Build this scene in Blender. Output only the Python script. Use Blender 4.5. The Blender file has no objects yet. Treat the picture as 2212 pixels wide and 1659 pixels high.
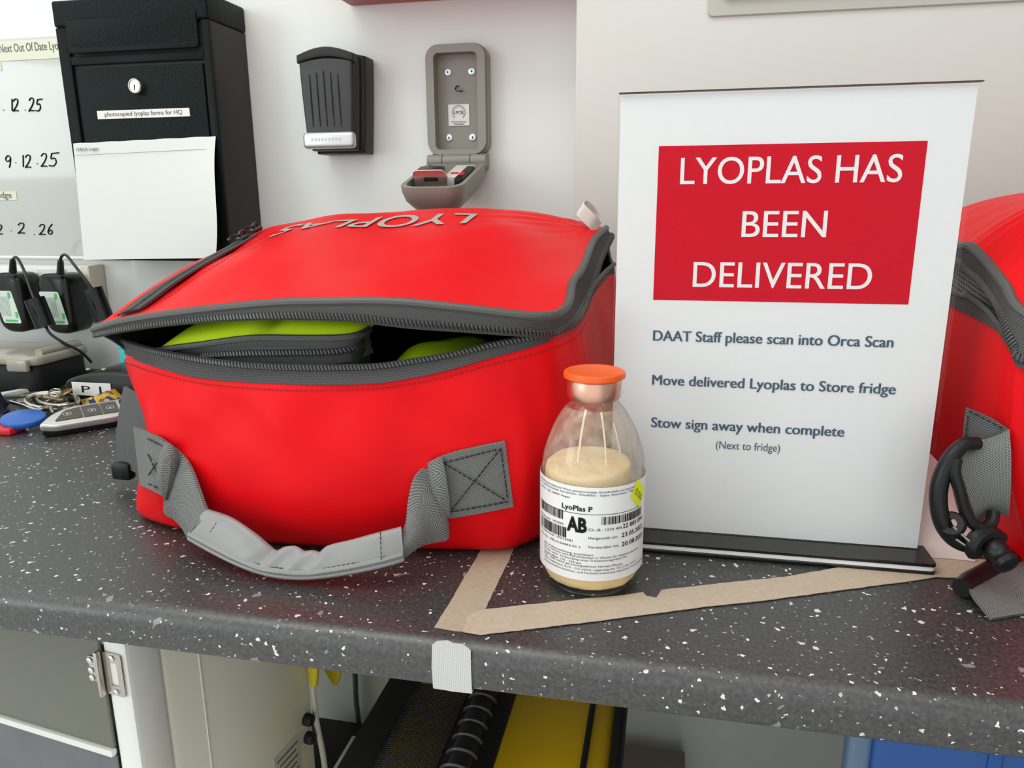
import bpy, bmesh, math, random
import numpy as np
from mathutils import Vector, Matrix, noise

# ---------------------------------------------------------------- camera, world, lights, exposure
SC = bpy.context.scene
COL = SC.collection
FPX, CX, CY = 1620.0, 1106.0, 829.5          # focal length in pixels of the 2212 x 1659 frame
EYE = np.array([0.0, 0.0, 0.243])            # camera stands 0.243 m above the worktop (z = 0)

def _basis():
    d = np.array([1150 - CX, 7480 - CY, FPX]); d /= np.linalg.norm(d)
    l = np.array([-6900 - CX, 466 - CY, FPX]); l /= np.linalg.norm(l)
    Z = -d; X = -l; X = X - Z * X.dot(Z); X /= np.linalg.norm(X); Y = np.cross(Z, X)
    return np.array([X, Y, Z])
RW = _basis()                                 # world = RW @ (right, down, forward)

cam_d = bpy.data.cameras.new('camera'); cam = bpy.data.objects.new('camera', cam_d); COL.objects.link(cam)
cam_d.sensor_width = 36.0; cam_d.lens = 36.0 * FPX / 2212.0; cam_d.clip_start = 0.01; cam_d.clip_end = 50
_m = Matrix.Identity(4)
for r in range(3):
    _m[r][0] = RW[r, 0]; _m[r][1] = -RW[r, 1]; _m[r][2] = -RW[r, 2]; _m[r][3] = EYE[r]
cam.matrix_world = _m
SC.camera = cam

world = bpy.data.worlds.new('world'); SC.world = world; world.use_nodes = True
bg = world.node_tree.nodes['Background']; bg.inputs[0].default_value = (0.965, 0.985, 0.965, 1); bg.inputs[1].default_value = 1.0

def area_light(name, loc, target, sx, sy, power, color):
    d = bpy.data.lights.new(name, 'AREA'); d.shape = 'RECTANGLE'; d.size = sx; d.size_y = sy; d.energy = power; d.color = color
    o = bpy.data.objects.new(name, d); COL.objects.link(o); o.location = loc
    o.rotation_euler = (Vector(target) - Vector(loc)).to_track_quat('-Z', 'Y').to_euler()
    return o
area_light('ceiling_light', (-0.75, -0.05, 1.65), (-0.75, -0.05, 0), 1.2, 0.6, 7.0, (1.0, 0.985, 0.88))
area_light('ceiling_light', (0.9, -0.25, 1.65), (0.9, -0.25, 0), 1.2, 0.6, 2.5, (1.0, 0.985, 0.88))
area_light('window_light', (-2.3, -1.5, 0.75), (-0.3, 0.7, 0.1), 0.9, 1.1, 9.0, (0.86, 0.94, 1.0))

SC.view_settings.view_transform = 'Standard'; SC.view_settings.look = 'None'
SC.view_settings.exposure = 0.34; SC.view_settings.gamma = 1.0; SC.view_settings.use_curve_mapping = False

# ---------------------------------------------------------------- measuring helpers (pixel + real depth -> point)
def ray(x, y): return RW @ np.array([x - CX, y - CY, FPX])
def at(x, y, Y): r = ray(x, y); return EYE + r * (Y / r[1])
def atz(x, y, z=0.0): r = ray(x, y); return EYE + r * ((z - EYE[2]) / r[2])
def atx(x, y, X): r = ray(x, y); return EYE + r * (X / r[0])
def V(*a): return np.array(a, float)
def nrm(v):
    v = np.asarray(v, float); n = np.linalg.norm(v); return v / n if n > 1e-12 else v

# ---------------------------------------------------------------- materials
MATS = {}
def mat(name, col, rough=0.5, metal=0.0, spec=0.5, bump=None, coat=0.0, var=None, sheen=0.0, trans=0.0, coords='Object'):
    if name in MATS: return MATS[name]
    m = bpy.data.materials.new(name); m.use_nodes = True; nt = m.node_tree; b = nt.nodes['Principled BSDF']
    b.inputs['Base Color'].default_value = (*col, 1); b.inputs['Roughness'].default_value = rough
    b.inputs['Metallic'].default_value = metal; b.inputs['Specular IOR Level'].default_value = spec
    b.inputs['Coat Weight'].default_value = coat; b.inputs['Sheen Weight'].default_value = sheen
    b.inputs['Transmission Weight'].default_value = trans
    tc = nt.nodes.new('ShaderNodeTexCoord')
    if var:      # (scale, amount): gentle mottling of the colour itself
        n = nt.nodes.new('ShaderNodeTexNoise'); n.inputs['Scale'].default_value = var[0]; n.inputs['Detail'].default_value = 4
        nt.links.new(tc.outputs[coords], n.inputs['Vector'])
        r = nt.nodes.new('ShaderNodeMapRange'); r.inputs[3].default_value = 1 - var[1]; r.inputs[4].default_value = 1 + var[1]
        nt.links.new(n.outputs['Fac'], r.inputs[0])
        mx = nt.nodes.new('ShaderNodeVectorMath'); mx.operation = 'SCALE'; mx.inputs[0].default_value = col
        nt.links.new(r.outputs[0], mx.inputs['Scale']); nt.links.new(mx.outputs[0], b.inputs['Base Color'])
    if bump:     # (scale, strength, distance)
        n = nt.nodes.new('ShaderNodeTexNoise'); n.inputs['Scale'].default_value = bump[0]; n.inputs['Detail'].default_value = 5
        nt.links.new(tc.outputs[coords], n.inputs['Vector'])
        bp = nt.nodes.new('ShaderNodeBump'); bp.inputs['Strength'].default_value = bump[1]; bp.inputs['Distance'].default_value = bump[2]
        nt.links.new(n.outputs['Fac'], bp.inputs['Height']); nt.links.new(bp.outputs[0], b.inputs['Normal'])
    MATS[name] = m
    return m

def math_node(nt, op, a, b=None):
    n = nt.nodes.new('ShaderNodeMath'); n.operation = op
    for i, v in enumerate((a, b)):
        if v is None: continue
        if isinstance(v, (int, float)): n.inputs[i].default_value = v
        else: nt.links.new(v, n.inputs[i])
    return n.outputs[0]

def woven(name, col_a, col_b, pitch=0.0016, zig=0.006, rough=0.75, cross=0.0014, depth=0.0004):
    """webbing / zip tape: herringbone ribs that follow the strip's own length (u) and width (v), both in metres"""
    if name in MATS: return MATS[name]
    m = bpy.data.materials.new(name); m.use_nodes = True; nt = m.node_tree; b = nt.nodes['Principled BSDF']
    b.inputs['Roughness'].default_value = rough; b.inputs['Specular IOR Level'].default_value = 0.35
    tc = nt.nodes.new('ShaderNodeTexCoord'); sp = nt.nodes.new('ShaderNodeSeparateXYZ'); nt.links.new(tc.outputs['UV'], sp.inputs[0])
    pp = math_node(nt, 'PINGPONG', sp.outputs[1], zig)
    s1 = math_node(nt, 'SINE', math_node(nt, 'MULTIPLY', math_node(nt, 'ADD', sp.outputs[0], pp), 2 * math.pi / pitch))
    s2 = math_node(nt, 'SINE', math_node(nt, 'MULTIPLY', sp.outputs[1], 2 * math.pi / cross))
    h = math_node(nt, 'ADD', math_node(nt, 'MULTIPLY', s1, 0.36), math_node(nt, 'MULTIPLY', s2, 0.14))
    h = math_node(nt, 'ADD', h, 0.5)
    ramp = nt.nodes.new('ShaderNodeMix'); ramp.data_type = 'RGBA'
    ramp.inputs[6].default_value = (*col_a, 1); ramp.inputs[7].default_value = (*col_b, 1)
    nt.links.new(h, ramp.inputs[0]); nt.links.new(ramp.outputs[2], b.inputs['Base Color'])
    bp = nt.nodes.new('ShaderNodeBump'); bp.inputs['Strength'].default_value = 0.6; bp.inputs['Distance'].default_value = depth
    nt.links.new(h, bp.inputs['Height']); nt.links.new(bp.outputs[0], b.inputs['Normal'])
    MATS[name] = m
    return m

def clear_sheet(name, tint=(1, 1, 1), ior=1.45, gloss=0.03):
    """thin clear plastic or glass wall: Fresnel reflection over straight-through light"""
    if name in MATS: return MATS[name]
    m = bpy.data.materials.new(name); m.use_nodes = True; nt = m.node_tree; nt.nodes.clear()
    out = nt.nodes.new('ShaderNodeOutputMaterial'); mx = nt.nodes.new('ShaderNodeMixShader')
    lw = nt.nodes.new('ShaderNodeLayerWeight'); lw.inputs['Blend'].default_value = 0.5
    f0 = ((ior - 1) / (ior + 1)) ** 2                       # Schlick's approximation, the same from both faces of the thin wall
    fac = math_node(nt, 'ADD', math_node(nt, 'MULTIPLY', math_node(nt, 'POWER', lw.outputs['Facing'], 5.0), 1 - f0), f0)
    tr = nt.nodes.new('ShaderNodeBsdfTransparent'); tr.inputs[0].default_value = (*tint, 1)
    gl = nt.nodes.new('ShaderNodeBsdfGlossy'); gl.inputs['Roughness'].default_value = gloss
    nt.links.new(fac, mx.inputs[0]); nt.links.new(tr.outputs[0], mx.inputs[1]); nt.links.new(gl.outputs[0], mx.inputs[2])
    nt.links.new(mx.outputs[0], out.inputs[0])
    MATS[name] = m
    return m

def speckled_worktop():
    m = bpy.data.materials.new('speckled_laminate'); m.use_nodes = True; nt = m.node_tree; b = nt.nodes['Principled BSDF']
    tc = nt.nodes.new('ShaderNodeTexCoord')
    def chips(scale, keep, size, w):
        mp = nt.nodes.new('ShaderNodeMapping'); mp.inputs['Location'].default_value = (w, w * 1.7, w * .3); mp.inputs['Rotation'].default_value = (.35 + w, .2, w)
        nt.links.new(tc.outputs['Object'], mp.inputs[0])
        ns = nt.nodes.new('ShaderNodeTexNoise'); ns.inputs['Scale'].default_value = scale * 1.5; ns.inputs['Detail'].default_value = 1
        nt.links.new(mp.outputs[0], ns.inputs['Vector'])
        mv = nt.nodes.new('ShaderNodeVectorMath'); mv.operation = 'SCALE'; mv.inputs['Scale'].default_value = 0.9 / scale; nt.links.new(ns.outputs['Color'], mv.inputs[0])
        ad = nt.nodes.new('ShaderNodeVectorMath'); ad.operation = 'ADD'; nt.links.new(mp.outputs[0], ad.inputs[0]); nt.links.new(mv.outputs[0], ad.inputs[1])
        vo = nt.nodes.new('ShaderNodeTexVoronoi'); vo.inputs['Scale'].default_value = scale; vo.distance = 'MANHATTAN'; vo.inputs['Randomness'].default_value = 1
        nt.links.new(ad.outputs[0], vo.inputs['Vector'])
        sp = nt.nodes.new('ShaderNodeSeparateColor'); nt.links.new(vo.outputs['Color'], sp.inputs[0])
        on = math_node(nt, 'GREATER_THAN', sp.outputs[0], 1 - keep)
        lim = math_node(nt, 'MULTIPLY', sp.outputs[1], size)
        inn = math_node(nt, 'LESS_THAN', vo.outputs['Distance'], lim)
        return math_node(nt, 'MULTIPLY', on, inn), sp.outputs[2]
    base = nt.nodes.new('ShaderNodeTexNoise'); base.inputs['Scale'].default_value = 420; base.inputs['Detail'].default_value = 3
    nt.links.new(tc.outputs['Object'], base.inputs['Vector'])
    rp = nt.nodes.new('ShaderNodeValToRGB'); rp.color_ramp.elements[0].position = .35; rp.color_ramp.elements[1].position = .72
    rp.color_ramp.elements[0].color = (0.023, 0.0235, 0.024, 1); rp.color_ramp.elements[1].color = (0.066, 0.066, 0.067, 1)
    nt.links.new(base.outputs['Fac'], rp.inputs[0]); cur = rp.outputs[0]
    for (scale, keep, size, w, c) in ((75, .20, .40, 1.3, (.22, .22, .23)), (150, .15, .42, .4, (.66, .66, .64)), (260, .20, .5, 2.1, (.80, .80, .77)), (420, .18, .5, 3.3, (.45, .45, .45))):
        f, _ = chips(scale, keep, size, w)
        mx = nt.nodes.new('ShaderNodeMix'); mx.data_type = 'RGBA'; mx.inputs[7].default_value = (*c, 1)
        nt.links.new(f, mx.inputs[0]); nt.links.new(cur, mx.inputs[6]); cur = mx.outputs[2]
    nt.links.new(cur, b.inputs['Base Color'])
    b.inputs['Roughness'].default_value = 0.38; b.inputs['Specular IOR Level'].default_value = 0.85
    bp = nt.nodes.new('ShaderNodeBump'); bp.inputs['Strength'].default_value = .12; bp.inputs['Distance'].default_value = .0004
    nt.links.new(base.outputs['Fac'], bp.inputs['Height']); nt.links.new(bp.outputs[0], b.inputs['Normal'])
    return m

# ---------------------------------------------------------------- mesh helpers
class MB:
    """collects geometry; build() links it as ONE mesh object"""
    def __init__(s): s.v = []; s.f = []; s.uv = {}
    def add(s, verts, faces, uvs=None):
        o = len(s.v); s.v += [tuple(map(float, p)) for p in verts]
        for k, f in enumerate(faces):
            if uvs is not None: s.uv[len(s.f)] = uvs[k]
            s.f.append(tuple(i + o for i in f))
        return s
    def build(s, name, material, parent=None, smooth=True, world=True, angle=35):
        me = bpy.data.meshes.new(name)
        off = np.zeros(3)
        root = parent
        while root is not None and root.parent is not None: root = root.parent
        if root is not None and world: off = np.array(root.location)
        vs = [(p[0] - off[0], p[1] - off[1], p[2] - off[2]) for p in s.v]
        me.from_pydata(vs, [], s.f); me.update()
        if s.uv:
            L = me.uv_layers.new(name='UVMap').data
            for i, poly in enumerate(me.polygons):
                u = s.uv.get(i)
                if u is None: continue
                for k, li in enumerate(poly.loop_indices): L[li].uv = u[k]
        bm = bmesh.new(); bm.from_mesh(me); bmesh.ops.recalc_face_normals(bm, faces=bm.faces); bm.to_mesh(me); bm.free()
        if smooth:
            for p in me.polygons: p.use_smooth = True
            try: me.set_sharp_from_angle(angle=math.radians(angle))
            except Exception: pass
        me.materials.append(material)
        ob = bpy.data.objects.new(name, me); COL.objects.link(ob)
        if parent is not None: ob.parent = parent
        return ob

def thing(name, label, cat, loc=(0, 0, 0), group=None, rotz=0.0):
    o = bpy.data.objects.new(name, None); COL.objects.link(o); o.empty_display_size = 0.02
    o.location = tuple(map(float, loc)); o.rotation_euler = (0, 0, rotz)
    o['label'] = label; o['category'] = cat
    if group: o['group'] = group
    return o
def tag(o, label, cat, group=None):
    o['label'] = label; o['category'] = cat
    if group: o['group'] = group
    return o
def struct(o): o['kind'] = 'structure'; return o

def spline(pts, n, closed=False):
    """Catmull-Rom through pts, n samples evenly in control parameter"""
    P = np.array(pts, float); k = len(P); out = []
    for i in range(n):
        t = i / n * k if closed else i / (n - 1) * (k - 1)
        j = int(math.floor(t)); 
        if not closed: j = min(j, k - 2)
        u = t - j
        g = (lambda q: P[q % k]) if closed else (lambda q: P[max(0, min(k - 1, q))])
        p0, p1, p2, p3 = g(j - 1), g(j), g(j + 1), g(j + 2)
        out.append(0.5 * ((2 * p1) + (-p0 + p2) * u + (2 * p0 - 5 * p1 + 4 * p2 - p3) * u * u + (-p0 + 3 * p1 - 3 * p2 + p3) * u ** 3))
    return np.array(out)
def even(pts, n):
    """resample a polyline evenly by length"""
    P = np.array(pts, float); d = np.r_[0, np.cumsum(np.linalg.norm(np.diff(P, axis=0), axis=1))]
    t = np.linspace(0, d[-1], n)
    return np.stack([np.interp(t, d, P[:, c]) for c in range(P.shape[1])], 1)
def curve(pts, n): return even(spline(pts, max(n * 3, 30)), n)

def frames(P, up=(0, 0, 1)):
    P = np.array(P); T = np.gradient(P, axis=0); T = np.array([nrm(t) for t in T])
    n = np.array(up, float); out = []
    for t in T:
        n = n - t * n.dot(t)
        if np.linalg.norm(n) < 1e-6: n = np.cross(t, [1, 0, 0]) if abs(t[0]) < .9 else np.cross(t, [0, 1, 0])
        n = nrm(n); out.append((t, n, np.cross(t, n)))
    return out

def tube(mb, P, r, seg=8, closed=False, caps=True, flat=1.0):
    P = np.array(P, float); fr = frames(P); n = len(P)
    rs = r if hasattr(r, '__len__') else [r] * n
    vs = []; fs = []; us = []
    L = np.r_[0, np.cumsum(np.linalg.norm(np.diff(P, axis=0), axis=1))]
    for i in range(n):
        t, a, b = fr[i]
        for k in range(seg):
            th = 2 * math.pi * k / seg; vs.append(P[i] + rs[i] * (math.cos(th) * a * flat + math.sin(th) * b))
    m = n if closed else n - 1
    for i in range(m):
        j = (i + 1) % n
        for k in range(seg):
            k2 = (k + 1) % seg; fs.append((i * seg + k, i * seg + k2, j * seg + k2, j * seg + k))
            c = 2 * math.pi * rs[i] / seg
            us.append(((L[i], k * c), (L[i], (k + 1) * c), (L[j], (k + 1) * c), (L[j], k * c)))
    if caps and not closed:
        fs.append(tuple(range(seg - 1, -1, -1))); fs.append(tuple((n - 1) * seg + k for k in range(seg)))
        us += [[(0, 0)] * seg, [(0, 0)] * seg]
    mb.add(vs, fs, us); return mb

def strip(mb, A, B, th=0.001, n=60, m=6, bulge=0.0, refine=True):
    """a band between two edge lines A and B (each a list of points), th thick, with u,v in metres"""
    A = curve(A, n) if refine else np.array(A, float); B = curve(B, n) if refine else np.array(B, float); n = len(A)
    C = (A + B) / 2; L = np.r_[0, np.cumsum(np.linalg.norm(np.diff(C, axis=0), axis=1))]
    W = np.mean(np.linalg.norm(B - A, axis=1)); T = np.gradient(C, axis=0)
    top = []; bot = []
    for i in range(n):
        nn = nrm(np.cross(nrm(T[i]), nrm(B[i] - A[i])))
        for k in range(m + 1):
            w = k / m; p = A[i] * (1 - w) + B[i] * w + nn * bulge * 4 * w * (1 - w)
            top.append(p + nn * th / 2); bot.append(p - nn * th / 2)
    vs = top + bot; N = len(top); fs = []; us = []
    q = lambda i, k: i * (m + 1) + k
    for i in range(n - 1):
        for k in range(m):
            u = [(L[i], W * k / m), (L[i + 1], W * k / m), (L[i + 1], W * (k + 1) / m), (L[i], W * (k + 1) / m)]
            a = [q(i, k), q(i + 1, k), q(i + 1, k + 1), q(i, k + 1)]
            fs.append(tuple(a)); us.append(u); fs.append(tuple(N + x for x in a[::-1])); us.append(u[::-1])
        for k, rev in ((0, False), (m, True)):
            a = [q(i, k), q(i + 1, k), N + q(i + 1, k), N + q(i, k)]; v = W * k / m
            u = [(L[i], v), (L[i + 1], v), (L[i + 1], v), (L[i], v)]
            fs.append(tuple(a)); us.append(u)
    for i in (0, n - 1):
        for k in range(m):
            fs.append((q(i, k), q(i, k + 1), N + q(i, k + 1), N + q(i, k))); us.append([(L[i], W * k / m)] * 4)
    mb.add(vs, fs, us); return mb

def padded(mb, A, B, th, n=50, seg=20, power=0.7, wrinkle=None):
    """a soft flattened tube whose two long edges run along A and B"""
    A = curve(A, n); B = curve(B, n); C = (A + B) / 2; T = np.gradient(C, axis=0)
    L = np.r_[0, np.cumsum(np.linalg.norm(np.diff(C, axis=0), axis=1))]
    vs = []; fs = []; us = []
    for i in range(n):
        h = (B[i] - A[i]) / 2; nn = nrm(np.cross(nrm(T[i]), nrm(h)))
        for k in range(seg):
            a = 2 * math.pi * k / seg; s = math.sin(a); s = math.copysign(abs(s) ** power, s)
            t_ = th / 2 * (1 + (wrinkle(i / (n - 1), a) if wrinkle else 0))
            vs.append(C[i] + h * math.cos(a) + nn * t_ * s)
    for i in range(n - 1):
        for k in range(seg):
            k2 = (k + 1) % seg; fs.append((i * seg + k, i * seg + k2, (i + 1) * seg + k2, (i + 1) * seg + k))
            us.append(((L[i], k * .003), (L[i], (k + 1) * .003), (L[i + 1], (k + 1) * .003), (L[i + 1], k * .003)))
    fs.append(tuple(range(seg))); us.append([(0, 0)] * seg); fs.append(tuple((n - 1) * seg + k for k in range(seg))); us.append([(0, 0)] * seg)
    mb.add(vs, fs, us); return mb

def box(mb, lo, hi, r=0.0, seg=2, M=None):
    """box from lo to hi with rounded edges; M is an optional (origin, ex, ey, ez) frame"""
    lo = np.array(lo, float); hi = np.array(hi, float)
    bm = bmesh.new(); bmesh.ops.create_cube(bm, size=1.0)
    for v in bm.verts:
        v.co = Vector([(lo[i] + hi[i]) / 2 + v.co[i] * (hi[i] - lo[i]) for i in range(3)])
    if r > 0: bmesh.ops.bevel(bm, geom=list(bm.edges), offset=min(r, .49 * min(hi - lo)), segments=seg, profile=0.5, affect='EDGES')
    vs = [np.array(v.co) for v in bm.verts]; fs = [tuple(v.index for v in f.verts) for f in bm.faces]; bm.free()
    if M is not None: o, ex, ey, ez = M; vs = [o + ex * p[0] + ey * p[1] + ez * p[2] for p in vs]
    mb.add(vs, fs); return mb

def prism(mb, outline, depth, M=None, bevel=0.0, seg=2):
    """outline in (x, z), pushed from y = 0 to y = depth; edges rounded by bevel"""
    bm = bmesh.new(); n = len(outline)
    a = [bm.verts.new((p[0], 0, p[1])) for p in outline]; b = [bm.verts.new((p[0], depth, p[1])) for p in outline]
    bm.faces.new(a); bm.faces.new(b[::-1])
    for i in range(n): bm.faces.new((a[i], b[i], b[(i + 1) % n], a[(i + 1) % n]))
    bmesh.ops.recalc_face_normals(bm, faces=bm.faces)
    if bevel > 0:
        es = [e for e in bm.edges if (e.verts[0] in a and e.verts[1] in a) or (e.verts[0] in b and e.verts[1] in b)]
        bmesh.ops.bevel(bm, geom=es, offset=bevel, segments=seg, profile=0.5, affect='EDGES')
    bm.verts.index_update(); vs = [np.array(v.co) for v in bm.verts]; fs = [tuple(v.index for v in f.verts) for f in bm.faces]; bm.free()
    if M is not None: o, ex, ey, ez = M; vs = [o + ex * p[0] + ey * p[1] + ez * p[2] for p in vs]
    mb.add(vs, fs); return mb

def rrect(x0, z0, x1, z1, r, seg=6):
    out = []
    for cx, cz, a0 in ((x1 - r, z1 - r, 0), (x0 + r, z1 - r, 90), (x0 + r, z0 + r, 180), (x1 - r, z0 + r, 270)):
        for k in range(seg + 1):
            a = math.radians(a0 + 90 * k / seg); out.append((cx + r * math.cos(a), cz + r * math.sin(a)))
    return out
def poly_round(pts, r, seg=5):
    """round the corners of a polygon (list of (x,z))"""
    out = []; n = len(pts); rs = r if hasattr(r, '__len__') else [r] * n
    for i in range(n):
        p = np.array(pts[i], float); a = np.array(pts[i - 1], float); b = np.array(pts[(i + 1) % n], float)
        la, lb = np.linalg.norm(a - p), np.linalg.norm(b - p); d = min(rs[i], la * .45, lb * .45)
        s, e = p + (a - p) / la * d, p + (b - p) / lb * d
        for k in range(seg + 1):
            t = k / seg; out.append(tuple((1 - t) ** 2 * s + 2 * t * (1 - t) * p + t * t * e))
    return out

def lathe(mb, prof, c, seg=48, axis=None, cap0=False, cap1=False, a0=0.0, a1=2 * math.pi):
    """prof: (radius, height) pairs turned about an axis through c"""
    c = np.array(c, float); ez = nrm(axis if axis is not None else (0, 0, 1))
    ex = nrm(np.cross([0, 1, 0], ez)) if abs(ez[1]) < .9 else nrm(np.cross([1, 0, 0], ez)); ey = np.cross(ez, ex)
    full = abs(a1 - a0 - 2 * math.pi) < 1e-6; ns = seg if full else seg + 1; vs = []; fs = []
    for (r, h) in prof:
        for k in range(ns):
            a = a0 + (a1 - a0) * k / seg; vs.append(c + ez * h + r * (math.cos(a) * ex + math.sin(a) * ey))
    for i in range(len(prof) - 1):
        for k in range(seg):
            k2 = (k + 1) % ns; fs.append((i * ns + k, i * ns + k2, (i + 1) * ns + k2, (i + 1) * ns + k))
    if cap0: fs.append(tuple(range(ns - 1, -1, -1)))
    if cap1: fs.append(tuple((len(prof) - 1) * ns + k for k in range(ns)))
    mb.add(vs, fs); return mb

def stitches(mb, P, run=0.0024, gap=0.0012, r=0.00035, lift=(0, 0, 0)):
    P = np.array(P, float) + np.array(lift); d = np.r_[0, np.cumsum(np.linalg.norm(np.diff(P, axis=0), axis=1))]; s = 0.0
    g = lambda t: np.array([np.interp(t, d, P[:, c]) for c in range(3)])
    while s + run <= d[-1]:
        tube(mb, [g(s), g(s + run * .5), g(s + run)], r, 5); s += run + gap
    return mb

def teeth(mb, P, across, spacing=0.0023, length=0.0046, r=0.00095):
    """coil teeth of an open zip along P; across(i) gives the direction over the tape"""
    P = np.array(P, float); d = np.r_[0, np.cumsum(np.linalg.norm(np.diff(P, axis=0), axis=1))]; n = int(d[-1] / spacing)
    Q = even(P, n); T = np.gradient(Q, axis=0); Ac = even(np.array(across, float), n)
    for i in range(n):
        t = nrm(T[i]); a = nrm(Ac[i] - t * Ac[i].dot(t)); b = np.cross(t, a)
        vs = []; ring = [(-length * .5, .45), (-length * .3, 1.0), (length * .32, 1.12), (length * .5, .6)]
        for (h, q) in ring:
            for k in range(6):
                th = math.pi / 3 * k; vs.append(Q[i] + a * h + t * (.35 * h) + r * q * (math.cos(th) * t + 1.25 * math.sin(th) * b))
        fs = []
        for j in range(3):
            for k in range(6): fs.append((j * 6 + k, j * 6 + (k + 1) % 6, (j + 1) * 6 + (k + 1) % 6, (j + 1) * 6 + k))
        fs += [tuple(range(6)), tuple(18 + k for k in range(6))]
        mb.add(vs, fs)
    return mb

def text_geo(body, bold=0.0, res=3, spacing=1.0):
    cu = bpy.data.curves.new('lettering', 'FONT'); cu.body = body; cu.size = 1.0; cu.resolution_u = res; cu.offset = bold; cu.space_character = spacing; cu.fill_mode = 'FRONT'
    ob = bpy.data.objects.new('lettering', cu); me = bpy.data.meshes.new_from_object(ob)
    vs = np.array([v.co for v in me.vertices]); fs = [tuple(p.vertices) for p in me.polygons]
    bpy.data.objects.remove(ob); bpy.data.curves.remove(cu); bpy.data.meshes.remove(me)
    return vs, fs
CAP = None
def fit_text(mb, body, u0, u1, v0, cap, place, bold=0.0, res=3, sub=0, spacing=1.0):
    """set a line of print between u0 and u1 with its baseline at v0 and capital height cap; place(u, v) -> point"""
    global CAP
    if CAP is None:
        q, _ = text_geo('H'); CAP = q[:, 1].max()
    vs, fs = text_geo(body, bold, res, spacing)
    if len(vs) == 0: return mb
    x0, x1 = vs[:, 0].min(), vs[:, 0].max(); sx = (u1 - u0) / (x1 - x0); sy = cap / CAP
    mb.add([place(u0 + (p[0] - x0) * sx, v0 + p[1] * sy) for p in vs], fs); return mb

# ---------------------------------------------------------------- shared materials
M_WALL = mat('painted_wall', (.79, .83, .80), .38, bump=(90, .05, .001), var=(3, .015))
M_WALL_R = mat('painted_panel', (.70, .725, .685), .5, bump=(160, .08, .001), var=(5, .02))
M_BLACK = mat('black_plastic', (.009, .009, .010), .35, spec=.3)
M_BLACK_S = mat('black_satin', (.012, .012, .013), .5, spec=.3)
M_RED = mat('red_vinyl', (.74, .004, .008), .40, spec=.11, bump=(900, .12, .0004), var=(14, .05))
M_ZIPGREY = mat('grey_piping', (.075, .075, .072), .42, bump=(700, .1, .0004))
M_TEETH = mat('zip_coil', (.055, .055, .056), .3)
M_TAPE = woven('zip_tape', (.022, .022, .023), (.105, .103, .105), .0017, .0042, .7)
M_WEB = woven('grey_webbing', (.055, .056, .055), (.27, .275, .265), .0017, .0075, .7)
M_WEBD = woven('dark_grey_webbing', (.03, .031, .033), (.16, .165, .17), .0017, .0075, .7)
M_LIME = mat('lime_fabric', (.70, .97, .012), .6, bump=(1200, .25, .0004))
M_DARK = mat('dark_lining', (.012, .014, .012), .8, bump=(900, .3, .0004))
M_WHITE = mat('white_plastic', (.80, .80, .78), .35)
M_PAPER = mat('paper', (.80, .81, .82), .6, bump=(30, .03, .001))
M_INK = mat('black_ink', (.010, .010, .012), .5, spec=.15)
M_STEEL = mat('bright_steel', (.72, .73, .74), .22, metal=1.0)

# ---------------------------------------------------------------- the setting
o = box(MB(), (-2.6, .96, -.9), (1.8, 1.02, 1.7)).build('wall_back', M_WALL, smooth=False); struct(o)
XP = float(at(1243, 150, .88)[0])
o = box(MB(), (XP, .88, .0005), (1.8, .9595, 1.7), .002, 2).build('wall_right', M_WALL_R); struct(o)
o = box(MB(), (.86, -.9, -.9), (.92, .8795, 1.7)).build('wall_light_blocker', mat('grey_light_blocker', (.42, .42, .41), .6), smooth=False); struct(o)  # unseen wall, added to block light from the right
o = box(MB(), (-2.6, -2.2, -.94), (1.8, 1.02, -.9)).build('floor', mat('grey_vinyl_floor', (.68, .68, .66), .4, var=(12, .1)), smooth=False); struct(o)

mb = MB(); prof = [(.9598, 0.0)]
for k in range(9):
    a = math.radians(90 + 90 * k / 8); prof.append((.371 + .011 * math.cos(a), -.011 + .011 * math.sin(a)))
for k in range(5):
    a = math.radians(180 + 90 * k / 4); prof.append((.364 + .004 * math.cos(a), -.0235 + .004 * math.sin(a)))
prof.append((.9598, -.0275))
n = len(prof); vs = []
for X in (-2.55, 1.75): vs += [(X, p[0], p[1]) for p in prof]
fs = [tuple(range(n)), tuple(range(2 * n - 1, n - 1, -1))] + [(i, (i + 1) % n, n + (i + 1) % n, n + i) for i in range(n)]
mb.add(vs, fs)
tag(mb.build('worktop', speckled_worktop(), angle=50), 'dark grey speckled laminate worktop with rounded front edge', 'worktop')

# tape on the worktop -----------------------------------------------------------
def cloth_tape_mat(name, ca, cb):
    m = mat(name, ca, .8, var=(260, .16), bump=(500, .5, .0005)); return m
def flat_tape(name, px, z0, th, m, label, jitter=.0006, seed=1):
    random.seed(seed); P = [atz(x, y, z0)[:2] for x, y in px]; Q = []
    for i in range(len(P)):                                   # torn, slightly ragged edges
        a, b = P[i], P[(i + 1) % len(P)]; L = np.linalg.norm(b - a); k = max(1, int(L / .004))
        for j in range(k): Q.append(a + (b - a) * j / k + np.array([random.uniform(-1, 1), random.uniform(-1, 1)]) * jitter * (.5 if j else .2))
    n = len(Q); mb = MB(); mb.add([(q[0], q[1], z0) for q in Q] + [(q[0], q[1], z0 + th) for q in Q],
        [tuple(range(n)), tuple(range(2 * n - 1, n - 1, -1))] + [(i, (i + 1) % n, n + (i + 1) % n, n + i) for i in range(n)])
    return tag(mb.build(name, m, smooth=False), label, 'tape')
M_BEIGE = cloth_tape_mat('beige_cloth_tape', (.50, .41, .315), None)
M_BEIGE2 = cloth_tape_mat('worn_beige_cloth_tape', (.44, .355, .265), None)
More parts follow.
